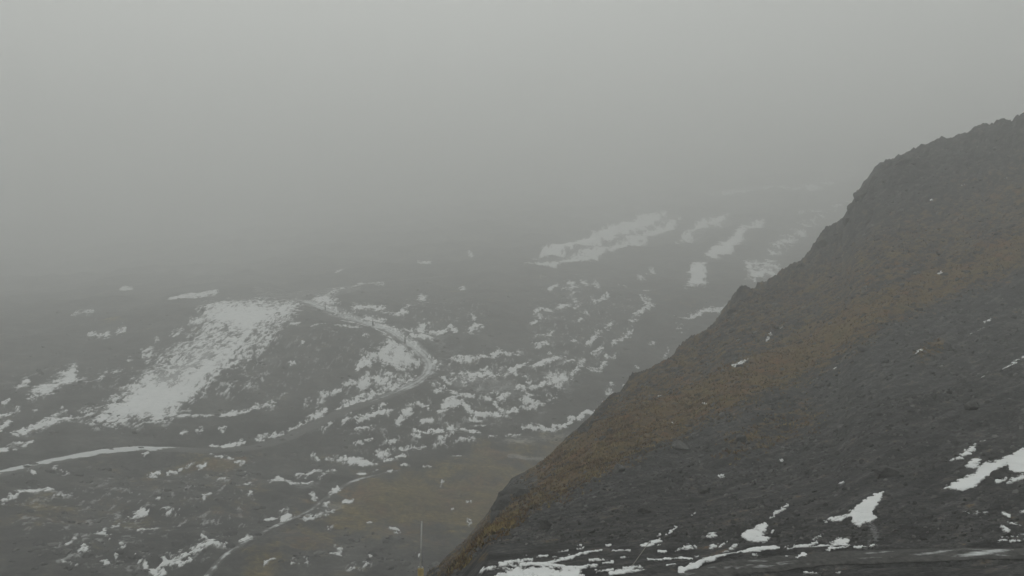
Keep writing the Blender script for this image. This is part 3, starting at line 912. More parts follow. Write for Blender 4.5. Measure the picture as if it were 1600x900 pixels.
# ------------------------------------------------------------------ near terrain: ledge below the camera and the scree slope on the right
SIL = [(-300, 1130, 36), (400, 1110, 38), (520, 1060, 42), (600, 985, 62), (645, 925, 105), (685, 888, 150), (722, 855, 168), (762, 814, 170), (776, 784, 160),
       (800, 756, 152), (835, 738, 148), (870, 712, 146), (905, 680, 147), (930, 652, 150), (985, 606, 158), (1050, 560, 170), (1085, 536, 176), (1130, 490, 182),
       (1162, 463, 186), (1215, 436, 194), (1265, 402, 200), (1282, 374, 204), (1316, 346, 208), (1336, 300, 211), (1370, 268, 216), (1405, 244, 222), (1470, 229, 232),
       (1500, 218, 236), (1560, 198, 244), (1600, 182, 250), (1700, 150, 262), (1900, 90, 280)]
SIL = [(p, row, d * float(np.interp(p, [700, 1300], [1.0, 1.55]))) for p, row, d in SIL]   # the ridge runs away from the camera
SIL_AZ = [math.atan((p - 800) / F) for p, _, _ in SIL]
sil_keys = [-math.pi, -1.7] + SIL_AZ + [1.7, math.pi]
sil_row = [900, 1000] + [r for _, r, _ in SIL] + [420, 900]
sil_r = [50, 40] + [d for _, _, d in SIL] + [200, 50]

N_AZ = np.concatenate([np.linspace(-0.66, -0.14, 60)[:-1], np.linspace(-0.14, 0.66, 870),
                       np.linspace(0.66, 2 * math.pi - 0.66, 46)[1:]])
VV = np.concatenate([np.linspace(0, 0.8, 14)[:-1], np.linspace(0.8, 1.0, 50)[:-1], np.linspace(1.0, 2.0, 338)[:-1],
                     np.linspace(2.0, 2.1, 14)[:-1], np.linspace(2.1, 3.0, 22)])
nr_, nc_ = len(VV), len(N_AZ)
NR = np.zeros((nr_, nc_)); NZ = np.zeros((nr_, nc_)); NS = np.zeros((nr_, nc_))
for c, a in enumerate(N_AZ):
    a = ((a + math.pi) % (2 * math.pi)) - math.pi
    rs = np.interp(a, sil_keys, sil_r); row = np.interp(a, sil_keys, sil_row)
    rf = min(60.0, 0.56 * rs + 4)
    rowf = max(850.0, row + 36)
    ts, tf = tan_elev(row, a), tan_elev(rowf, a)
    zs, zf = ts * rs, tf * rf

    def tt(fr):
        return float(tan_elev(rowf + (row - rowf) * fr, a))
    k_r = np.array([1.5, rf * 0.5, rf * 0.84, rf, rf + (rs - rf) * 0.33, rf + (rs - rf) * 0.67, rs, rs * 1.07, rs * 1.3, rs * 1.7, rs * 2.2])
    zfb = -9.0 + (zf + 9.0) * 0.42
    k_z = np.array([-8.8, zfb, zf + 1.0 if zf < -12 else zf, zf, 0, 0, zs, 0, 0, 0, 0])
    k_z[2] = float(tan_elev(rowf + 48, a)) * k_r[2]
    k_z[4] = tt(0.44) * k_r[4]; k_z[5] = tt(0.79) * k_r[5]
    k_z[7] = (ts - 0.012) * k_r[7]; k_z[8] = (ts - 0.12) * k_r[8]; k_z[9] = (ts - 0.33) * k_r[9]; k_z[10] = (ts - 0.5) * k_r[10]
    r = np.where(VV < 1, 1.5 + (rf - 1.5) * VV, np.where(VV < 2, rf * (rs / rf) ** (VV - 1), np.where(VV < 2.1, rs + (VV - 2) * 10 * rs * 0.12, rs * 1.12 + (VV - 2.1) / 0.9 * rs * 1.08)))
    NR[:, c] = r
    NZ[:, c] = np.maximum(pchip(k_r, k_z, r), -101)
    NS[:, c] = (r - rf) / (rs - rf)
NX = NR * np.sin(N_AZ)[None]; NY = NR * np.cos(N_AZ)[None]
n_px0, n_py0 = project(NX, NY, NZ)
n_px0[NY < 5] = -9999

# direction of the rock ribs running up the slope
def base_hit(px, py):
    d = (n_px0 - px) ** 2 + (n_py0 - py) ** 2
    d[NS > 1.02] = 1e9
    k = d.argmin()
    return np.array([NX.ravel()[k], NY.ravel()[k]])


rib = base_hit(1545, 508) - base_hit(1300, 640)
rib /= np.hypot(*rib)
print('rib', rib)
along = NX * rib[0] + NY * rib[1]; across = -NX * rib[1] + NY * rib[0]
hill = smoothstep(0.0, 0.25, NS)
crag = smoothstep(0.62, 0.98, NS) * (1 - smoothstep(1.1, 1.6, NS)) * smoothstep(0, 0.2, np.sin(N_AZ)[None] + 0.06)
rel = 0.22 * fbm(NX, NY, 9, 2, 5) + 0.05 * fbm(NX, NY, 1.7, 3, 8, 0.6)
rel = rel + hill * (1.6 * fbm(along / 4.0, across, 11, 3, 14, 0.55) + 0.55 * (0.45 - np.abs(gnoise(along / 9.0, across / 1.9, 15))) + 0.16 * fbm(NX, NY, 1.6, 3, 18, 0.65))
rel = rel + crag * (6.5 * (0.28 - np.abs(gnoise(NX / 21, NY / 26, 25))) + 2.4 * (0.28 - np.abs(gnoise(NX / 9.5, NY / 14, 27))) * (0.4 + 1.2 * smoothstep(-0.1, 0.25, gnoise(NX / 30, NY / 30, 28))) + 1.3 * fbm(NX, NY, 4.2, 4, 29, 0.62)) * np.clip(NR / 230, 0.35, 1.2)
NZ = NZ + rel


def near_hit(px, py):
    """world point of the near sheet seen at a photograph position"""
    cx, cyy = (px - 800) / F, (450 - py) / F
    d = np.array([cx, CP + cyy * SP, -SP + cyy * CP])
    az = math.atan2(d[0], d[1]); t = d[2] / math.hypot(d[0], d[1])
    j = np.searchsorted(N_AZ, az); j = min(max(j, 1), nc_ - 1)
    f = (az - N_AZ[j - 1]) / (N_AZ[j] - N_AZ[j - 1])
    r = NR[:, j - 1] * (1 - f) + NR[:, j] * f
    z = NZ[:, j - 1] * (1 - f) + NZ[:, j] * f
    s = z / r
    m = np.nonzero(s >= t)[0]
    i = max(int(m[0]), 1) if len(m) else int(s.argmax())
    g = np.clip((t - s[i - 1]) / max(s[i] - s[i - 1], 1e-9), 0, 1)
    rr = r[i - 1] + g * (r[i] - r[i - 1])
    return np.array([rr * math.sin(az), rr * math.cos(az), z[i - 1] + g * (z[i] - z[i - 1])])


def near_ground(az, r):
    j = int(min(max(np.searchsorted(N_AZ, az), 1), nc_ - 1))
    f = (az - N_AZ[j - 1]) / (N_AZ[j] - N_AZ[j - 1])
    return np.interp(r, NR[:, j - 1], NZ[:, j - 1]) * (1 - f) + np.interp(r, NR[:, j], NZ[:, j]) * f


# the service track along the foot of the slope
NROAD_PX = [(930, 940), (1010, 918), (1090, 901), (1160, 886), (1240, 877), (1330, 872), (1430, 869), (1530, 866), (1640, 862), (1780, 856)]
nroad = np.array([near_hit(*p) for p in NROAD_PX])
nl = smooth_line(nroad, 0.6)
nl[:, 2] = np.convolve(np.pad(nl[:, 2], 8, mode='edge'), np.ones(17) / 17, 'valid')
NZ = carve(NX, NY, NZ, nl, 1.6, 3.6, 0.07)

NEAR_GRASS = [
    (S, [(640, 905), (700, 868), (760, 828), (820, 790), (900, 742), (980, 700)], 20, 0.66),
    (S, [(860, 740), (950, 690), (1050, 645), (1150, 600), (1240, 560), (1330, 505)], 40, 0.95),
    (S, [(1240, 560), (1330, 500), (1450, 445), (1600, 385), (1750, 320)], 34, 0.80),
    (S, [(980, 620), (1100, 545), (1220, 480), (1330, 430), (1480, 370), (1620, 300)], 60, 0.50),
    (S, [(880, 720), (1000, 625), (1080, 575)], 30, 0.62),
    (S, [(1150, 700), (1230, 660), (1260, 650)], 26, 0.42),
    (S, [(1440, 560), (1465, 545)], 12, 0.75),
    (S, [(690, 890), (760, 868)], 10, 0.55),
]
NEAR_DUST = [
    (S, [(1362, 820), (1370, 840), (1360, 846)], 8, 0.45), (S, [(1130, 885), (1250, 875), (1400, 860)], 5, 0.22),
    (S, [(760, 890), (900, 880)], 12, 0.25), (S, [(1110, 880), (1200, 862)], 6, 0.25),
]
npx, npy = n_px0.ravel(), n_py0.ravel()
n_grass = field(npx, npy, NEAR_GRASS)
n_dust = field(npx, npy, NEAR_DUST)
NEAR_SNOW = {
    'foot': ('bright wind-packed snow at the bottom edge beside the leaning stake', [
        (P, [(770, 905), (790, 893), (810, 887), (850, 889), (880, 893), (905, 896), (915, 905)], 5, 1.15),
        (P, [(746, 896), (756, 888), (785, 882), (800, 884), (770, 890)], 3, 1.0), (S, [(790, 882), (830, 876)], 3, 0.8), (S, [(800, 886), (845, 884), (880, 890)], 4, 0.8),
        (S, [(850, 882), (880, 875), (905, 868)], 2.6, 1.0), (S, [(858, 878), (900, 872)], 2, 0.8), (S, [(905, 867), (938, 862)], 2.3, 0.95), (S, [(840, 871), (855, 868)], 1.8, 1.0),
        (S, [(815, 869), (825, 868)], 1.5, 0.9), (S, [(864, 863), (886, 862)], 1.8, 0.95), (S, [(866, 870), (890, 868)], 1.6, 0.7), (S, [(900, 853), (910, 853)], 1.5, 0.9), (S, [(903, 859), (914, 857)], 1.6, 0.9),
        (S, [(947, 854), (955, 854)], 1.8, 1.0), (S, [(922, 878), (950, 878)], 1.8, 1.0), (S, [(940, 883), (958, 882)], 2, 0.95), (S, [(958, 863), (984, 862)], 1.8, 1.0), (S, [(968, 874), (980, 873)], 1.5, 0.95),
        (S, [(885, 892), (915, 888), (930, 886)], 4, 0.85), (S, [(925, 897), (960, 894)], 2, 0.7), (S, [(955, 900), (985, 894)], 4, 0.9), (S, [(975, 891), (1000, 887)], 3.6, 1.05), (S, [(985, 896), (1012, 896)], 2.2, 0.7),
        (S, [(1004, 853), (1015, 851), (1030, 846)], 3, 1.0), (S, [(1027, 853), (1033, 852)], 1.6, 0.9)]),
    'streaks': ('narrow snow streaks left of the track curving along the slope foot', [
        (S, [(1028, 863), (1040, 862)], 2.2, 0.9), (S, [(1012, 876), (1040, 874), (1060, 872), (1080, 874)], 2, 1.05), (S, [(1040, 894), (1054, 893)], 1.8, 1.05), (S, [(1026, 840), (1032, 835)], 2, 0.9),
        (S, [(1041, 838), (1048, 834), (1056, 827)], 2.6, 0.9), (S, [(1055, 861), (1070, 857)], 2, 0.9), (P, [(1062, 859), (1072, 851), (1085, 853), (1088, 857), (1075, 859)], 2.5, 0.9),
        (S, [(1098, 875), (1115, 872)], 1.8, 1.0), (S, [(1086, 870), (1090, 870)], 1.5, 0.9), (S, [(1108, 842), (1115, 837)], 5, 0.72), (P, [(1106, 858), (1114, 852), (1124, 852), (1118, 857)], 2, 1.0),
        (S, [(1122, 858), (1134, 850)], 2.2, 0.8), (S, [(1142, 858), (1153, 854)], 3, 0.85), (S, [(1130, 863), (1138, 863)], 1.6, 0.8), (S, [(1170, 873), (1192, 871)], 1.8, 0.8),
        (S, [(1176, 876), (1184, 876)], 1.6, 0.7), (S, [(1124, 889), (1140, 888)], 1.4, 0.6), (S, [(1230, 866), (1242, 864)], 2.2, 0.95), (S, [(1220, 878), (1232, 875)], 2.2, 0.9), (S, [(1242, 875), (1258, 872)], 1.8, 0.9)]),
    'bank': ('snow line following the outer edge of the curving track', [
        (S, [(1062, 900), (1085, 893), (1110, 884), (1140, 873), (1165, 864), (1185, 860), (1214, 858)], 3.0, 1.7)]),
    'wedge': ('wedge-shaped grey-white snow patch with ragged rim above the track', [
        (P, [(1157, 837), (1175, 826), (1195, 818), (1198, 822), (1192, 836), (1202, 840), (1196, 849), (1180, 848), (1168, 845)], 2.5, 1.15),
        (S, [(1203, 815), (1212, 805)], 2.2, 0.85), (S, [(1212, 804), (1224, 798)], 4, 0.8), (S, [(1226, 795), (1232, 793)], 2.2, 0.9), (S, [(1205, 832), (1209, 830)], 2.4, 1.0)]),
    'rim': ('row of broken snow clumps along the upper edge of the track', [
        (S, [(1222, 858), (1230, 856)], 2, 0.9), (S, [(1240, 857), (1262, 857)], 3.2, 0.85), (S, [(1266, 852), (1275, 848)], 3.5, 0.8), (S, [(1272, 842), (1285, 836)], 4, 0.62),
        (P, [(1268, 860), (1285, 852), (1300, 850), (1312, 841), (1324, 842), (1326, 858), (1310, 861), (1290, 859)], 3.5, 0.95), (S, [(1290, 866), (1326, 862)], 1.6, 1.0), (S, [(1334, 864), (1372, 860)], 1.5, 0.85), (S, [(1300, 898), (1312, 897)], 1.5, 0.8), (S, [(1256, 898), (1282, 898)], 1.8, 0.8)]),
    'tongue': ('smooth tongue of snow high above the track with specks of rock', [
        (P, [(1318, 806), (1335, 796), (1350, 785), (1366, 776), (1380, 772), (1372, 790), (1364, 800), (1368, 812), (1352, 818), (1342, 823), (1332, 818), (1330, 808)], 2.5, 1.2),
        (S, [(1288, 815), (1300, 810)], 3, 0.8), (S, [(1300, 812), (1315, 810)], 4, 0.75)]),
    'corner': ('large bright snow patch wrapped round dark rock at the right edge', [
        (P, [(1472, 766), (1500, 752), (1520, 745), (1526, 738), (1540, 728), (1560, 724), (1575, 716), (1588, 708), (1610, 700), (1640, 690), (1680, 700), (1660, 735), (1612, 746),
             (1600, 742), (1586, 742), (1578, 738), (1575, 728), (1562, 736), (1545, 746), (1530, 760), (1510, 768), (1490, 767)], 2.5, 1.25),
        (P, [(1508, 733), (1520, 722), (1532, 718), (1530, 730), (1534, 738), (1520, 736)], 2.5, 1.0), (P, [(1484, 724), (1498, 716), (1512, 704), (1524, 697), (1524, 704), (1512, 714), (1498, 722)], 2.5, 1.0),
        (S, [(1558, 756), (1572, 750)], 3, 0.95), (S, [(1575, 757), (1592, 750), (1600, 746)], 4, 0.8)]),
    'speck': ('snow specks between rocks below the bright corner snow patch', [
        (S, [(1568, 804), (1576, 808)], 3, 0.85), (S, [(1588, 803), (1602, 800)], 4, 0.75), (S, [(1578, 818), (1590, 822)], 4, 0.6), (S, [(1565, 822), (1575, 832)], 4, 0.5), (S, [(1560, 850), (1580, 847)], 2, 0.9),
        (S, [(1578, 852), (1610, 847)], 2.2, 0.9), (S, [(1505, 800), (1540, 804)], 4, 0.35), (S, [(1566, 842), (1600, 838)], 4, 0.4)]),
    'ledge': ('tiny snow slivers caught on ledges across the dark scree slope', [
        (S, [(1145, 578), (1156, 572), (1166, 567)], 2.8, 0.9), (S, [(1430, 562), (1442, 556)], 1.8, 1.1), (S, [(1516, 528), (1530, 519), (1536, 514)], 1.6, 0.6), (S, [(1538, 506), (1548, 501)], 1.8, 1.1),
        (S, [(1566, 579), (1578, 576), (1590, 568)], 2.2, 1.1), (S, [(1597, 564), (1606, 558)], 2.6, 1.1), (S, [(1302, 581), (1306, 580)], 1.6, 0.9), (S, [(1196, 536), (1206, 528)], 2, 0.7), (S, [(1219, 522), (1223, 520)], 1.8, 0.9),
        (S, [(1466, 426), (1471, 424)], 2.4, 1.1), (S, [(1404, 440), (1408, 439)], 1.8, 0.9), (S, [(1454, 316), (1457, 315)], 1.9, 1.0), (S, [(1569, 284), (1572, 283)], 1.8, 1.0), (S, [(1503, 296), (1506, 295)], 1.6, 1.0),
        (S, [(1098, 630), (1103, 631)], 2, 1.0), (S, [(1124, 750), (1130, 748)], 2.4, 1.1), (S, [(1080, 810), (1086, 806)], 2, 0.9), (S, [(1312, 757), (1318, 755)], 2.2, 0.9), (S, [(1219, 722), (1224, 720)], 2, 0.9),
        (S, [(1050, 660), (1053, 659)], 1.6, 1.0), (S, [(1029, 624), (1032, 623)], 1.6, 1.0), (S, [(1533, 600), (1536, 600)], 1.6, 1.0), (S, [(1532, 690), (1540, 688)], 1.8, 0.8)]),
}
thin = snow_objects(NEAR_SNOW, NX, NY, NZ, n_px0, n_py0, True, True)
n_dust = np.maximum(n_dust, 0.50 * thin.ravel())
near = mesh_np('scree_slope', np.stack([NX.ravel(), NY.ravel(), NZ.ravel()], 1),
               quad_grid(nr_, nc_, True), mat=M_NEAR, attrs={'grass': n_grass, 'dust': n_dust})
tag(near, kind='structure')


def near_road_snow(f, u, X, Y):
    e = smoothstep(0.5, 1.0, np.abs(u))
    return np.clip(0.10 + 0.75 * fbm(X / 5.0, Y / 0.7, 1.0, 4, 95, 0.7) - 0.5 * e, 0, 0.55)


ribbon('service_track', nl, 1.0, near_road_snow, 0.05, 25, M_TRACK)

# ------------------------------------------------------------------ stones on the scree slope
PHI = (1 + 5 ** 0.5) / 2
ICO = np.array([(-1, PHI, 0), (1, PHI, 0), (-1, -PHI, 0), (1, -PHI, 0), (0, -1, PHI), (0, 1, PHI), (0, -1, -PHI), (0, 1, -PHI),
                (PHI, 0, -1), (PHI, 0, 1), (-PHI, 0, -1), (-PHI, 0, 1)]) / math.hypot(1, PHI)
ICO_F = np.array([(0, 11, 5), (0, 5, 1), (0, 1, 7), (0, 7, 10), (0, 10, 11), (1, 5, 9), (5, 11, 4), (11, 10, 2), (10, 7, 6), (7, 1, 8),
                  (3, 9, 4), (3, 4, 2), (3, 2, 6), (3, 6, 8), (3, 8, 9), (4, 9, 5), (2, 4, 11), (6, 2, 10), (8, 6, 7), (9, 8, 1)])


def surf_sample(n, v0, v1, az0, az1):
    """random points on the visible near slope: position, normalised height, photograph position"""
    v = rng.uniform(v0, v1, n); a = rng.uniform(az0, az1, n)
    j = np.clip(np.searchsorted(N_AZ, a) - 1, 0, nc_ - 2); fj = (a - N_AZ[j]) / (N_AZ[j + 1] - N_AZ[j])
    i = np.clip(np.searchsorted(VV, v) - 1, 0, nr_ - 2); fi = (v - VV[i]) / (VV[i + 1] - VV[i])

    def b(T):
        return (T[i, j] * (1 - fi) + T[i + 1, j] * fi) * (1 - fj) + (T[i, j + 1] * (1 - fi) + T[i + 1, j + 1] * fi) * fj
    return b(NX), b(NY), b(NZ), b(n_px0), b(n_py0)


def rock_field(n, smin, smax, v0, v1, az0, az1, keep):
    x, y, z, px, py = surf_sample(n, v0, v1, az0, az1)
    m = keep(px, py, x, y)
    x, y, z = x[m], y[m], z[m]
    n = len(x)
    sz = smin * (smax / smin) ** (rng.random(n) ** 2.4) * np.clip(np.hypot(x, y) / 190, 0.33, 1.15)
    ang = rng.uniform(0, 2 * np.pi, n)
    st = np.stack([rng.uniform(0.7, 1.5, n), rng.uniform(0.6, 1.1, n), rng.uniform(0.4, 0.8, n)], 1)
    base_v = ICO[None] * (1 + rng.uniform(-0.32, 0.28, (n, 12, 1)))
    p = base_v * st[:, None] * sz[:, None, None]
    ca, sa = np.cos(ang)[:, None], np.sin(ang)[:, None]
    q = np.stack([p[..., 0] * ca - p[..., 1] * sa, p[..., 0] * sa + p[..., 1] * ca, p[..., 2]], 2)
    # lean with the slope
    q[..., 2] += 0.35 * q[..., 0] + 0.25 * q[..., 1]
    q += np.stack([x, y, z + sz * 0.12], 1)[:, None]
    f = (ICO_F[None] + (np.arange(n) * 12)[:, None, None]).reshape(-1, 3)
    tone = np.repeat(np.clip(rng.normal(0.5, 0.24, n), 0, 1), 12)
    return q.reshape(-1, 3), f, tone


def not_grass(px, py, x, y):
    g = field(px, py, NEAR_GRASS)
    d = np.max([field(px, py, NEAR_SNOW[k][1]) for k in NEAR_SNOW], 0)
    clump = quantile01(fbm(x, y, 11, 3, 61), 0.33)
    return (rng.random(len(px)) > g * 0.85) & (d < 0.35) & (rng.random(len(px)) < 0.15 + 0.85 * clump) & (py < 905)


co1, f1, tn1 = rock_field(34000, 0.11, 0.70, 1.0, 1.94, -0.1, 0.56, not_grass)
co2, f2, tn2 = rock_field(1500, 0.05, 0.22, 0.85, 1.1, 0.0, 0.56, not_grass)
scree = mesh_np('scree_stones', np.concatenate([co1, co2]), tris=np.concatenate([f1, f2 + len(co1)]), mat=M_STONES, smooth=False, attrs={'tone': np.concatenate([tn1, tn2])})
tag(scree, 'loose grey stones strewn over the near slope', 'scree', kind='stuff')

# dry grass tufts in the rusty band
gx, gy, gz, gpx, gpy = surf_sample(120000, 1.02, 1.97, -0.12, 0.56)
gm = (rng.random(len(gx)) < field(gpx, gpy, NEAR_GRASS) ** 1.3 * quantile01(fbm(gx, gy, 5, 3, 71), 0.33) * 1.2)
gx, gy, gz = gx[gm], gy[gm], gz[gm]
n = len(gx); B = 4
ang = rng.uniform(0, 2 * np.pi, (n, B)); hgt = rng.uniform(0.16, 0.42, (n, B)); lean = rng.uniform(0.08, 0.34, (n, B)); wd = 0.085
bx = gx[:, None] + rng.normal(0, 0.09, (n, B)); by = gy[:, None] + rng.normal(0, 0.09, (n, B)); bz = gz[:, None] - 0.04 + 0 * ang
v1 = np.stack([bx - wd * np.sin(ang), by + wd * np.cos(ang), bz], 2)
v2 = np.stack([bx + wd * np.sin(ang), by - wd * np.cos(ang), bz], 2)
v3 = np.stack([bx + lean * np.cos(ang), by + lean * np.sin(ang), bz + hgt], 2)
tuft = np.stack([v1, v2, v3], 2).reshape(-1, 3)
gr = mesh_np('dry_grass', tuft, tris=np.arange(len(tuft)).reshape(-1, 3), mat=M_GRASS, attrs={'tone': np.repeat(np.clip(0.5 + 1.1 * fbm(gx, gy, 3.0, 3, 83, 0.7) + rng.normal(0, 0.16, n), 0, 1), B * 3)})
tag(gr, 'rust-brown dry grass tufts in a band across the near slope', 'grass', kind='stuff')
print('tufts', n, 'scree', len(f1) // 20)


# stones strewn over the valley floor and the opposite slope
vi = rng.integers(20, 360, 9000); vj = rng.integers(60, 800, 9000)
vk = vi * len(AZ) + vj
keep = (quantile01(fbm(FX.ravel()[vk], FY.ravel()[vk], 28, 3, 131), 0.33) > 0.55) & (f_grass[vk] < 0.5)
vk = vk[keep][:3600]
n = len(vk)
sz = 0.22 * (1.5 / 0.22) ** (rng.random(n) ** 2.0)
p = ICO[None] * (1 + rng.uniform(-0.3, 0.28, (n, 12, 1))) * (np.stack([rng.uniform(0.8, 1.6, n), rng.uniform(0.7, 1.2, n), rng.uniform(0.45, 0.8, n)], 1) * sz[:, None])[:, None]
p += np.stack([FX.ravel()[vk], FY.ravel()[vk], FZ.ravel()[vk] + sz * 0.1], 1)[:, None]
vs = mesh_np('valley_stones', p.reshape(-1, 3), tris=(ICO_F[None] + (np.arange(n) * 12)[:, None, None]).reshape(-1, 3), mat=M_STONES, smooth=False,
             attrs={'tone': np.repeat(np.clip(rng.normal(0.45, 0.25, n), 0, 1), 12)})
tag(vs, 'dark stones strewn across the valley floor and the opposite slope', 'stones', kind='stuff')

# ------------------------------------------------------------------ boulders and crags
def rock_mesh(name, size, seed, rough=0.28, cuts=9, tone=None):
    """an angular block: a subdivided ball chopped by random planes"""
    r = np.random.default_rng(seed)
    v = ICO.copy(); f = ICO_F.copy()
    for _ in range(3):
        e = {}; vl = list(v); nf = []

        def mid(a, b):
            k = (min(a, b), max(a, b))
            if k not in e:
                p = vl[a] + vl[b]; e[k] = len(vl); vl.append(p / np.linalg.norm(p))
            return e[k]
        for a, b, c in f:
            ab, bc, ca = mid(a, b), mid(b, c), mid(c, a)
            nf += [(a, ab, ca), (b, bc, ab), (c, ca, bc), (ab, bc, ca)]
        v = np.array(vl); f = np.array(nf)
    for _ in range(cuts):
        d = r.normal(size=3); d /= np.linalg.norm(d)
        h = r.uniform(0.50, 0.85)
        o = v @ d - h
        v = v - np.where(o > 0, o, 0)[:, None] * d * 0.95
    v = v * (1 + rough * 0.35 * fbm(v[:, 0] * 1.0 + v[:, 2], v[:, 1] + 0.7 * v[:, 2], 0.45, 3, seed)[:, None])
    v = v * np.array(size)
    me_o = mesh_np(name, v, tris=f, mat=M_ROCK if tone is None else M_STONES, smooth=False, attrs=None if tone is None else {'tone': np.full(len(v), tone)})
    return me_o


def crag(label, blocks):
    """blocks: (px, py, (sx, sy, sz), yaw, sink) seated on the slope"""
    p0 = near_hit(blocks[0][0], blocks[0][1])
    root = empty('rock_outcrop', (float(p0[0]), float(p0[1]), float(p0[2])))
    tag(root, label, 'rock')
    for k, (px, py, size, yaw, sink) in enumerate(blocks):
        p = near_hit(px, py)
        o = rock_mesh('rock_block', size, int(px * 7 + py * 3 + k))
        o.parent = root
        o.location = (p[0] - p0[0], p[1] - p0[1], p[2] - p0[2] - sink)
        o.rotation_euler = (0.25 * math.sin(k * 2.1), -0.35, yaw)


crag('dark stepped crag on the skyline where the ridge breaks away to fog', [
    (1345, 308, (3.2, 2.6, 3.0), 0.3, 0.6), (1334, 322, (2.2, 2.0, 2.6), 1.1, 0.8), (1372, 277, (3.0, 2.2, 1.8), 0.2, 0.8), (1325, 345, (2.4, 2.2, 2.6), 0.7, 0.9)])
crag('low rounded crag at the top of the skyline below the highest shoulder', [
    (1412, 250, (4.0, 2.6, 1.5), 0.2, 0.6), (1440, 240, (3.2, 2.2, 1.2), 0.6, 0.6), (1480, 231, (3.0, 2.0, 1.1), 0.3, 0.5)])
crag('jutting ledge halfway down the skyline beside the ribbed snow', [
    (1270, 402, (2.6, 2.2, 1.9), 0.4, 0.7), (1284, 382, (2.2, 1.8, 2.0), 1.2, 0.8), (1252, 414, (1.8, 1.6, 1.2), 0.1, 0.5)])
crag('small notched crag on the skyline where the ridge flattens briefly', [
    (1166, 468, (2.6, 1.8, 1.5), 0.2, 0.7), (1184, 458, (1.8, 1.5, 1.0), 0.9, 0.5), (1145, 486, (1.8, 1.6, 1.5), 0.5, 0.7)])
crag('dark blocky crag at the lower left end of the ridge above brown meadow', [
    (803, 770, (2.6, 2.2, 2.3), 0.3, 0.7), (788, 788, (1.9, 1.8, 2.1), 1.0, 0.8), (830, 754, (2.6, 2.0, 1.4), 0.2, 0.7), (776, 808, (1.4, 1.3, 1.3), 0.6, 0.5), (815, 775, (1.5, 1.3, 1.6), 1.6, 0.3)])
crag('small crag on the lower ridge line above the stream bed', [
    (936, 655, (2.0, 1.6, 1.2), 0.3, 0.6), (918, 672, (1.6, 1.4, 1.0), 0.9, 0.5), (1000, 602, (2.0, 1.6, 1.0), 0.4, 0.6)])

BOULDERS = [(1385, 745, 0.9, 'angular boulder high on the scree right of the snow tongue'),
            (1160, 690, 0.9, 'grey boulder in the middle of the scree just below the grass band'),
            (1063, 702, 1.0, 'pale blocky boulder at the lower rim of the rusty grass band'),
            (968, 736, 0.8, 'low boulder at the foot of the grass band left of the pale block'),
            (850, 825, 0.7, 'boulder near the lower left tip of the scree slope'),
            (1008, 800, 0.6, 'small boulder in the scree straight above the leaning stake'),
            (1480, 545, 1.2, 'large boulder beside the lone rusty grass clump high on the scree'),
            (1350, 548, 1.1, 'boulder on the upper scree just under the grass band'),
            (1520, 640, 0.9, 'boulder on the dark upper right scree above the bright snow'),
            (1100, 770, 0.6, 'small boulder in the scree above the wedge-shaped snow patch')]
for k, (px, py, s, lab) in enumerate(BOULDERS):
    p = near_hit(px, py)
    o = rock_mesh('boulder', (s * 1.2, s, s * 0.85), 300 + k, tone=0.95 if 'pale' in lab else 0.68)
    o.location = (p[0], p[1], p[2] + 0.3 * s)
    o.rotation_euler = (0.2, -0.3, k * 1.3)
    tag(o, lab, 'boulder', 'boulders in the near scree')
# the dark rock inside the bright snow patch
p = near_hit(1560, 745)
o = rock_mesh('boulder', (1.0, 0.8, 0.55), 350)
o.location = (p[0], p[1], p[2]); o.rotation_euler = (0.1, -0.3, 0.4)
tag(o, 'dark rock poking out of the bright snow patch at the right edge', 'boulder')

# ------------------------------------------------------------------ marker post with mast, leaning stake, roadside poles
az = math.atan((653.5 - 800) / F); r = 32.0
gz_ = float(near_ground(az, r))
z_top = float(tan_elev(887, az)) * r
root = empty('marker_post', (r * math.sin(az), r * math.cos(az), gz_))
tag(root, 'yellow padded post with thin grey mast at the bottom edge', 'post')
H = z_top - gz_
print('marker post height', H)
co, q, t = lathe([(0.10, -0.15), (0.10, 0.05), (0.115, 0.08), (0.12, H * 0.5), (0.115, H - 0.06), (0.105, H)], 20)
mesh_np('padding', co, q, t, M_YELLOW, parent=root)
for k, xx in enumerate((-0.06, 0.06)):
    co, q, t = lathe([(0.035, H - 0.01), (0.035, H + 0.04), (0.025, H + 0.06)], 10)
    mesh_np('lug', co + np.array([xx, -0.04, 0]), q, t, M_STEEL, parent=root)
co, q, t = lathe([(0.13, H * 0.62), (0.13, H * 0.62 + 0.05)], 20)
mesh_np('strap', co, q, t, M_DARKSTEEL, parent=root)
mast_top = float(tan_elev(815, az)) * r - gz_
co, q, t = lathe([(0.032, H - 0.05), (0.030, (H + mast_top) / 2), (0.026, mast_top), (0.012, mast_top + 0.02)], 10)
co[:, 0] += (co[:, 2] - H) * 0.032
mesh_np('mast', co, q, t, M_STEEL, parent=root)

pb = near_hit(985, 888)
root = empty('leaning_stake', tuple(float(v) for v in pb))
tag(root, 'thin grey stake leaning to the right above the snow streaks', 'stake')
L = 48 * math.hypot(pb[0], pb[1]) / F * 1.05
co, q, t = lathe([(0.030, -0.25), (0.030, L * 0.6), (0.024, L), (0.01, L + 0.02)], 10)
co[:, 0] += co[:, 2] * 0.62
mesh_np('shaft', co * np.array([1, 1, 0.9]), q, t, M_WOOD, parent=root)
co, q, t = lathe([(0.034, L * 0.92), (0.030, L * 0.99)], 10)
co[:, 0] += co[:, 2] * 0.62
mesh_np('band', co * np.array([1, 1, 0.9]), q, t, M_STEEL, parent=root)

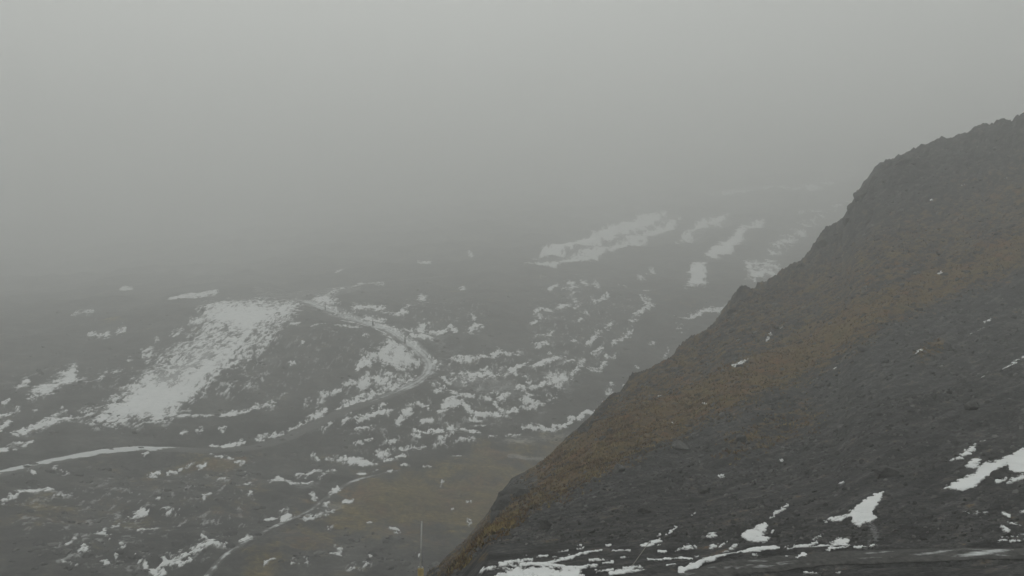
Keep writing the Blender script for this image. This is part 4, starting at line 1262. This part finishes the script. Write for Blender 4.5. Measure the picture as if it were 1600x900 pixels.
POLES = [(512, 487, 10, 'dark roadside pole at the top of the snowy road, highest of the three'),
         (588, 511, 11, 'dark roadside pole midway along the snowy road descent'),
         (638, 537, 12, 'dark roadside pole just inside the hairpin bend')]
for px, py, hp, lab in POLES:
    k = int(frac_at(px, py) * len(rpx))
    tx, ty = road_line[k + 3, :2] - road_line[k - 3, :2]
    nl_ = math.hypot(tx, ty)
    nx_, ny_ = ty / nl_, -tx / nl_
    if nx_ * road_line[k, 0] + ny_ * road_line[k, 1] > 0: nx_, ny_ = -nx_, -ny_     # the valley side of the road
    w = (road_line[k, 0] + nx_ * 2.6, road_line[k, 1] + ny_ * 2.6)
    d2 = (FX - w[0]) ** 2 + (FY - w[1]) ** 2
    zz = float(FZ.ravel()[d2.argmin()])
    R = math.hypot(*w)
    h = hp * R / F
    root = empty('roadside_pole', (float(w[0]), float(w[1]), zz))
    tag(root, lab, 'pole', 'poles along the snowy road')
    co, q, t = lathe([(0.24, -0.4), (0.22, h), (0.08, h + 0.1)], 10)
    mesh_np('shaft', co, q, t, M_DARKSTEEL, parent=root)
    co, q, t = lathe([(0.42, -0.4), (0.44, 0.1), (0.44, h * 0.62), (0.36, h * 0.68)], 12)
    mesh_np('padding', co, q, t, M_DARKSTEEL, parent=root)

# ------------------------------------------------------------------ haze: the fog the whole valley stands in
hm = bpy.data.materials.new('fog')
hm.use_nodes = True
nt = hm.node_tree
nt.nodes.clear()
out = nt.nodes.new('ShaderNodeOutputMaterial')
vol = nt.nodes.new('ShaderNodeVolumePrincipled')
vol.inputs['Color'].default_value = (0.993, 0.997, 0.990, 1)
vol.inputs['Density'].default_value = HAZE_DENSITY
vol.inputs['Anisotropy'].default_value = 0.28
nt.links.new(vol.outputs[0], out.inputs['Volume'])
zmax = float(FZ.max()) + 15
zmin = float(min(FZ.min(), NZ.min())) - 1.5
print('terrain z', zmin, zmax)
X0, X1, Y0, Y1 = -4300, 4300, -4300, 4300
co = np.array([(X0, Y0, zmin), (X1, Y0, zmin), (X1, Y1, zmin), (X0, Y1, zmin), (X0, Y0, zmax), (X1, Y0, zmax), (X1, Y1, zmax), (X0, Y1, zmax)])
hz = mesh_np('haze', co, np.array([(0, 3, 2, 1), (4, 5, 6, 7), (0, 1, 5, 4), (1, 2, 6, 5), (2, 3, 7, 6), (3, 0, 4, 7)]), mat=hm, smooth=False)
tag(hz, 'pale grey fog filling the whole valley', 'fog', kind='stuff')
